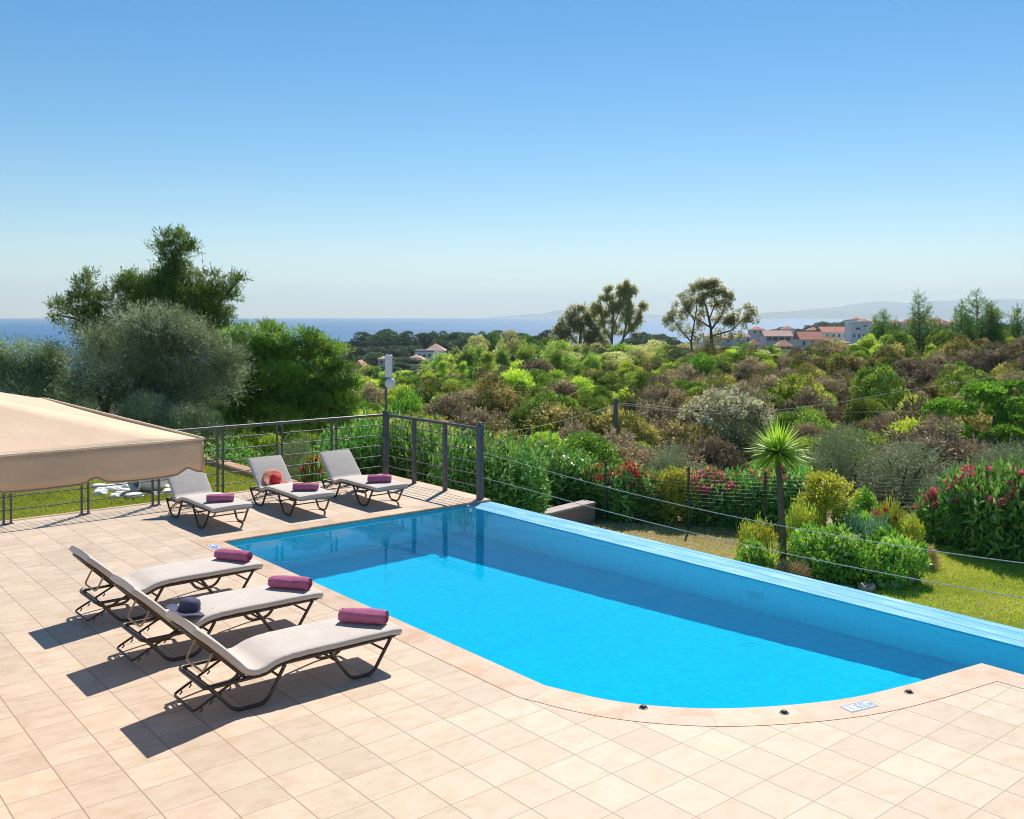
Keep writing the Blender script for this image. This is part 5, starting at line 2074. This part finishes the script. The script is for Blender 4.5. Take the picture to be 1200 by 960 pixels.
# ------------------------------------------------------------------ urn and white stones on the left lawn
ux = on(176, 578, -.05)
t = empty('clay_urn', (ux.x, ux.y, .18), 0, 'white round clay urn lying on its side among white stones', 'urn')
o = MB().lathe([(.001, -.30), (.10, -.30), (.17, -.25), (.225, -.12), (.235, 0), (.20, .13), (.13, .22), (.105, .26), (.125, .30), (.14, .32), (.12, .325), (.095, .27), (.11, .22), (.17, .12), (.20, 0), (.16, -.2), (.001, -.24)], 32).build('body', simple('white_clay', (.62, .63, .64), .75, .08, 3, bmp=.4), t)
o.rotation_euler = (R_(94), 0, R_(-68))
o2 = MB().lathe([(.128, .312), (.146, .318), (.146, .332), (.124, .335)], 28).build('rim', m_wstone, t)
o2.rotation_euler = o.rotation_euler
gw = np.random.default_rng(55)
RW = [rock_mesh(s_, .55) for s_ in (11, 12, 13)]
for m_ in RW:
    m_.materials.append(m_wstone)
done = []
for i in range(400):
    if len(done) >= 30:
        break
    px_, py_ = gw.uniform(112, 204), gw.uniform(569, 586)
    s_ = gw.uniform(.07, .13)
    if abs(px_ - 158) + abs(py_ - 577) * 6 > 70:
        continue
    p_ = on(px_, py_, -.05)
    if (p_.x - ux.x) ** 2 + (p_.y - ux.y) ** 2 < .30 ** 2 or any((p_.x - a) ** 2 + (p_.y - b) ** 2 < (s_ + c_) ** 2 for a, b, c_ in done):
        continue
    done.append((p_.x, p_.y, s_))
    o = bpy.data.objects.new('white_stone', RW[i % 3])
    COL.objects.link(o)
    o.location = (p_.x, p_.y, -.05 + s_ * .35)
    o.scale = (s_ * gw.uniform(1, 1.4), s_, s_)
    o.rotation_euler = (0, 0, gw.random() * 6)
    tag(o, 'white stone in the loose ring around the urn on the left lawn', 'stone', 'white stones around the urn')

# shrubs closing the left lawn
for px_, Z, yt, wp, key, lab in ((12, 20.6, 522, 90, 'lent0', 'dark green shrub at the back of the left lawn, leftmost below the valance'),
                                 (75, 20.4, 525, 90, 'lent1', 'dark green shrub at the back of the left lawn, second from the left edge'),
                                 (130, 20.3, 528, 80, 'lent2', 'dark green shrub at the back of the left lawn behind the urn stones'),
                                 (185, 20.2, 530, 70, 'lent0', 'dark green shrub at the back of the left lawn behind the urn'),
                                 (232, 20.0, 530, 60, 'ole1', 'leafy green shrub at the back of the left lawn right of the urn')):
    x, y = at(px_, Z)
    put(key, 'garden_shrub', px_, Z, yt, wp, lab, 'shrub', zb=-.06, extra=stems(3))
for i, (px_, Z, yt, wp) in enumerate(((250, 23.5, 488, 90), (300, 24, 492, 90), (345, 24.5, 495, 90), (390, 24.5, 492, 80), (425, 23.5, 482, 70), (275, 21.5, 512, 80), (325, 21.5, 516, 80), (375, 21.5, 514, 80), (232, 21, 500, 70))):
    put('lent%d' % (i % 3), 'shade_shrub', px_, Z, yt, wp, 'dark shrub in the shade below the broad bright pine', 'shrub', 'shrubs in the shade of the broad pine', extra=stems(3))
put('olive2', 'olive_bush', 342, 18.3, 512, 78, 'grey green bush behind the railing between two of the far loungers', 'olive bush', extra=stems(3))
put('ole0', 'garden_shrub', 305, 18.2, 535, 56, 'low leafy shrub behind the railing left of the coral hat lounger back', 'shrub')

# ================================================================== houses
m_wallw = simple('white_wall', (.86, .85, .82), .9, .05, .4)
m_wallc = simple('cream_wall', (.62, .54, .42), .9, .08, .4)
m_wallp = simple('pink_wall', (.80, .68, .62), .9, .08, .4)
m_wallt = simple('pale_teal_wall', (.50, .60, .58), .9, .05, .4)
m_conc = simple('raw_concrete', (.36, .34, .32), .9, .15, .8, bmp=.3)
m_roofr = simple('red_roof_tiles', (.42, .13, .075), .85, .25, 1.2, bmp=.4)
m_roofo = simple('orange_roof_tiles', (.50, .22, .12), .85, .25, 1.2, bmp=.4)
m_roofp = simple('pink_roof_tiles', (.56, .34, .27), .85, .2, 1.2, bmp=.4)
m_glass = simple('dark_opening', (.035, .035, .045), .25, .2, 3)


def house(px0, px1, yroof, yeave, ybase, Z, label, wm, rm, kind='hip', wins=(), dep=None, turn=0.0):
    """wins: (u0, u1, v0, v1) openings as fractions of the facade seen from the pool"""
    x, y = at((px0 + px1) / 2, Z)
    w = (px1 - px0) / F * Z
    dep = dep or max(6, w * .7)
    ze, zr, zb_ = zof(yeave, Z), zof(yroof, Z), zof(ybase, Z)
    zt = float(terr(x, y))
    t = empty('village_house', (x, y, min(zt, zb_)), R_(50.2 - 90) + turn, label, 'house', 'village houses')
    o_ = t.location.z
    h = ze - o_
    MB().box(-w / 2, w / 2, 0, dep, -2.5, h).build('wall', wm, t)
    e = .35
    rh = max(.4, zr - ze)
    mb = MB()
    if kind == 'hip':
        k = min(w, dep) / 2
        vs_ = [(-w / 2 - e, -e, h), (w / 2 + e, -e, h), (w / 2 + e, dep + e, h), (-w / 2 - e, dep + e, h)]
        if w >= dep:
            vs_ += [(-w / 2 + k, dep / 2, h + rh), (w / 2 - k, dep / 2, h + rh)]
            fs_ = [(0, 1, 5, 4), (1, 2, 5), (2, 3, 4, 5), (3, 0, 4)]
        else:
            vs_ += [(0, k, h + rh), (0, dep - k, h + rh)]
            fs_ = [(0, 1, 4), (1, 2, 5, 4), (2, 3, 5), (3, 0, 4, 5)]
        lo = [(a, b, c_ - .12) for a, b, c_ in vs_[:4]]
        vs_ += lo
        fs_ += [(6, 7, 1, 0), (7, 8, 2, 1), (8, 9, 3, 2), (9, 6, 0, 3), (9, 8, 7, 6)]
    elif kind == 'gable':                                    # ridge parallel to the facade
        vs_ = [(-w / 2 - e, -e, h), (w / 2 + e, -e, h), (w / 2 + e, dep + e, h), (-w / 2 - e, dep + e, h), (-w / 2 - e, dep / 2, h + rh), (w / 2 + e, dep / 2, h + rh)]
        fs_ = [(0, 1, 5, 4), (1, 2, 5), (2, 3, 4, 5), (3, 0, 4), (3, 2, 1, 0)]
    else:
        vs_, fs_ = [], []
        mb.bbox(-w / 2 - .1, w / 2 + .1, -.1, dep + .1, h + .002, h + rh, .05)
    mb.add(vs_, fs_, False)
    mb.build('roof', rm, t)
    for u0, u1, v0, v1 in wins:
        hw_ = (ze - zb_)
        a = MB().box(-w / 2 + u0 * w, -w / 2 + u1 * w, -.06, .25, h - hw_ * (1 - v0), h - hw_ * (1 - v1))
        wo = a.build('window', m_glass, t)
        zs_ = h - hw_ * (1 - v0)
        MB().box(-w / 2 + u0 * w - .1, -w / 2 + u1 * w + .1, -.16, -.062, zs_ - .12, zs_ - .002).build('sill', wm, wo)
    return t


W3 = [(.12, .22, .35, .75), (.44, .54, .35, .75), (.76, .86, .35, .75)]
house(862, 880, 390.5, 395.5, 404, 470, 'pinkish house under the right side of the spreading tree', m_wallp, m_roofp, 'hip', W3)
house(896, 929, 388.5, 395, 402, 480, 'long pink roofed house with a row of dark openings under its eave', m_wallp, m_roofp, 'gable', [(.08, .26, .25, .9), (.30, .48, .25, .9), (.52, .70, .25, .9), (.74, .92, .25, .9)], 9)
house(879, 893, 398.5, 405, 410, 400, 'small house with a bright red hip roof left of the long pink one', m_wallw, m_roofr, 'hip', [(.4, .6, .2, .8)])
house(910, 931, 400, 407, 412, 400, 'low house with an orange hip roof below the long pink roof', m_wallc, m_roofo, 'hip', [(.2, .35, .2, .8), (.6, .75, .2, .8)])
house(938, 966, 390, 399, 407, 430, 'wide house with a large red roof left of the white tower house', m_wallp, m_roofr, 'gable', [(.1, .2, .2, .8), (.45, .56, .1, .85), (.75, .85, .2, .8)], 11)
house(964, 999, 384, 390.5, 402, 470, 'long white house with a red roof and small windows behind the wide red roof', m_wallw, m_roofr, 'gable', [(.12, .19, .5, .8), (.34, .41, .5, .8), (.52, .59, .5, .8), (.72, .79, .5, .8)], 12)
house(997, 1017, 377.5, 380, 408, 440, 'tall white tower house with a flat top, highest of the village', m_wallw, m_wallw, 'flat', [(.3, .55, .74, .82), (.15, .25, .4, .55), (.45, .55, .4, .55), (.72, .82, .4, .55), (.75, .95, .86, .91)], 8)
house(1008, 1022, 374.5, 378, 384, 452, 'small red roofed upper storey behind the tower house top', m_wallp, m_roofr, 'hip', [(.3, .6, .3, .8)], 7)
house(1044, 1058, 376, 379, 388, 520, 'pale teal house with a flat dark red roof between two pines', m_wallt, m_roofr, 'hip', [(.2, .4, .3, .7), (.6, .8, .3, .7)], 8)
house(1061, 1072, 374.5, 379, 386, 530, 'narrow red roofed house directly left of the thin tiered pine', m_wallp, m_roofr, 'hip', [(.3, .6, .3, .7)], 7)
house(1086, 1106, 374, 380.5, 388, 500, 'pink roofed house between the thin pine and the wide pine', m_wallp, m_roofo, 'gable', [(.2, .35, .3, .8), (.6, .75, .3, .8)], 9)
house(1104, 1116, 376.5, 381.5, 390, 490, 'grey fronted house with a dull red roof left of the wide pine', m_conc, m_roofr, 'hip', [(.3, .7, .2, .7)], 8)
house(932, 946, 393, 397.5, 404, 500, 'small cream house tucked between the long pink and wide red roofs', m_wallc, m_roofo, 'hip', [(.3, .5, .3, .7)], 7)
house(847, 863, 392.5, 397, 404, 500, 'cream house seen through the lower branches of the spreading tree', m_wallc, m_roofo, 'hip', [(.3, .5, .3, .7)], 7)
house(498, 521, 404, 412, 424, 330, 'white house with a pale pink hip roof among the coastal pines', m_wallw, m_roofp, 'hip', W3, 8)
house(486, 508, 411.5, 413.5, 424, 322, 'flat roofed white wing in front of the pale pink hip roof', m_wallw, m_conc, 'flat', [(.15, .28, .4, .75), (.45, .58, .4, .75), (.72, .86, .4, .75)], 5)
house(476, 496, 417, 422.5, 428, 300, 'low house with a pale pink roof below the white wing', m_wallp, m_roofp, 'hip', [(.3, .6, .2, .7)], 7)
house(408, 428, 424, 436, 447, 190, 'house with a pale orange roof right behind the big bright pine', m_wallp, m_roofo, 'hip', [(.5, .65, .3, .8)], 8)
house(443, 452, 419, 422, 428, 300, 'tiny pink roofed house behind the white panel antenna', m_wallp, m_roofp, 'hip', [(.3, .6, .2, .7)], 5)

# unfinished concrete building
xr, yr = at(555, 190)
zt = min(float(terr(xr, yr)), zof(432, 190))
t = empty('concrete_ruin', (xr, yr, zt), R_(-39.8), 'unfinished grey concrete building with an open frame among the young trees', 'building')
k_ = 190 / F
h0, h1 = zof(428, 190) - zt, zof(410, 190) - zt
MB().bbox(-13 * k_, 13 * k_, 0, 7, -2, h0, .05).build('floor_slab', m_conc, t)
for a, b in ((-12, -7.5), (-.5, 7.5)):
    MB().bbox(a * k_, b * k_, .3, 1.1, h0 + .002, h1, .03).build('pier', m_conc, t)
MB().bbox(-12.4 * k_, 8 * k_, .2, 6, h1 + .002, h1 + .45, .04).build('roof_slab', m_conc, t)
MB().bbox(-12 * k_, 7.5 * k_, 5.2, 5.8, h0 + .002, h1, .03).build('back_wall', m_conc, t)
xr, yr = at(535, 120)
t = empty('garden_hut', (xr, yr, min(zof(452, 120), float(terr(xr, yr)))), R_(-39.8), 'tiny white hut with a dark opening in the green belt below the concrete frame', 'hut')
hh_ = zof(441, 120) - t.location.z
MB().box(-.6, .6, 0, 1.2, -.5, hh_).build('wall', m_wallw, t)
MB().bbox(-.75, .75, -.15, 1.35, hh_ + .002, hh_ + .14, .02).build('roof', m_conc, t)
MB().box(-.4, .35, -.04, .2, hh_ - .75, hh_ - .15).build('opening', m_glass, t)

# ================================================================== air
m_haze, nt, out_ = newmat('haze_air')
pv = N(nt, 'ShaderNodeVolumePrincipled')
pv.inputs['Color'].default_value = (.78, .92, 1.0, 1)
pv.inputs['Density'].default_value = .00011
pv.inputs['Anisotropy'].default_value = .2
for k in ('Density Attribute', 'Color Attribute', 'Temperature Attribute'):
    if k in pv.inputs:
        pv.inputs[k].default_value = ''
nt.links.new(pv.outputs[0], out_.inputs['Volume'])
try:
    m_haze.cycles.homogeneous_volume = True
except Exception:
    pass
hb = MB().box(-16500, 16500, -16500, 16500, -40, 420).build('haze', m_haze)
tag(hb, kind='stuff')

# more roofs of the village and bushes at the feet of the skyline trees
house(1023, 1036, 377, 381, 388, 540, 'low red roofed house between the white tower and the dark young pine', m_wallp, m_roofr, 'hip', [(.3, .6, .3, .7)], 7)
house(880, 897, 384, 387.5, 393, 600, 'far pale house with a dull red roof above the long pink roof', m_wallp, m_roofr, 'hip', [(.2, .35, .3, .8), (.6, .75, .3, .8)], 8)
house(948, 962, 384.5, 388, 393, 590, 'far small red roof behind the wide red roofed house', m_wallc, m_roofr, 'hip', [(.3, .6, .3, .7)], 7)
house(1071, 1086, 374.5, 378, 384, 560, 'orange roofed house right behind the thin tiered pine', m_wallw, m_roofo, 'hip', [(.3, .6, .3, .7)], 8)
house(1116, 1130, 375.5, 379.5, 387, 540, 'pale house with a red roof just left of the wide pine crown', m_wallw, m_roofr, 'hip', [(.3, .6, .3, .7)], 8)
house(826, 845, 391, 395, 402, 540, 'pink house hidden behind the trunk of the spreading tree', m_wallp, m_roofp, 'hip', W3)
for i, (px_, yt, wp, Z) in enumerate(((655, 398, 44, 104), (680, 402, 46, 102), (705, 400, 44, 100), (728, 402, 44, 99), (750, 406, 40, 100), (665, 412, 46, 96), (695, 414, 46, 94), (722, 412, 46, 94),
                                      (800, 408, 44, 94), (822, 410, 44, 93), (846, 408, 46, 94), (868, 408, 44, 96), (785, 404, 40, 97), (890, 410, 40, 95))):
    tree('mid0' if i % 3 else 'young0', 'olive_brown_tree' if i % 3 else 'young_tree', px_, Z, yt, wp, 'olive brown bushy tree in the belt behind the scrub' if i % 3 else 'light green young tree in the belt behind the scrub', 'tree',
         'olive brown trees behind the scrub' if i % 3 else 'light green young trees behind the scrub')
house(1000, 1010, 372.8, 375.5, 381, 700, 'far small white house just above the flat tower roof', m_wallw, m_roofr, 'hip', [(.3, .6, .3, .7)], 7)
house(968, 979, 397, 400.5, 406, 440, 'small white house with an orange roof below the long white one', m_wallw, m_roofo, 'hip', [(.3, .6, .3, .7)], 6)
house(984, 996, 400, 403, 408, 430, 'low white house between green bushes left of the tower base', m_wallw, m_roofo, 'hip', [(.2, .35, .3, .7), (.6, .75, .3, .7)], 6)
house(918, 931, 383, 386.5, 392, 620, 'far white house with a red roof behind the left end of the village', m_wallw, m_roofr, 'hip', [(.3, .6, .3, .7)], 7)
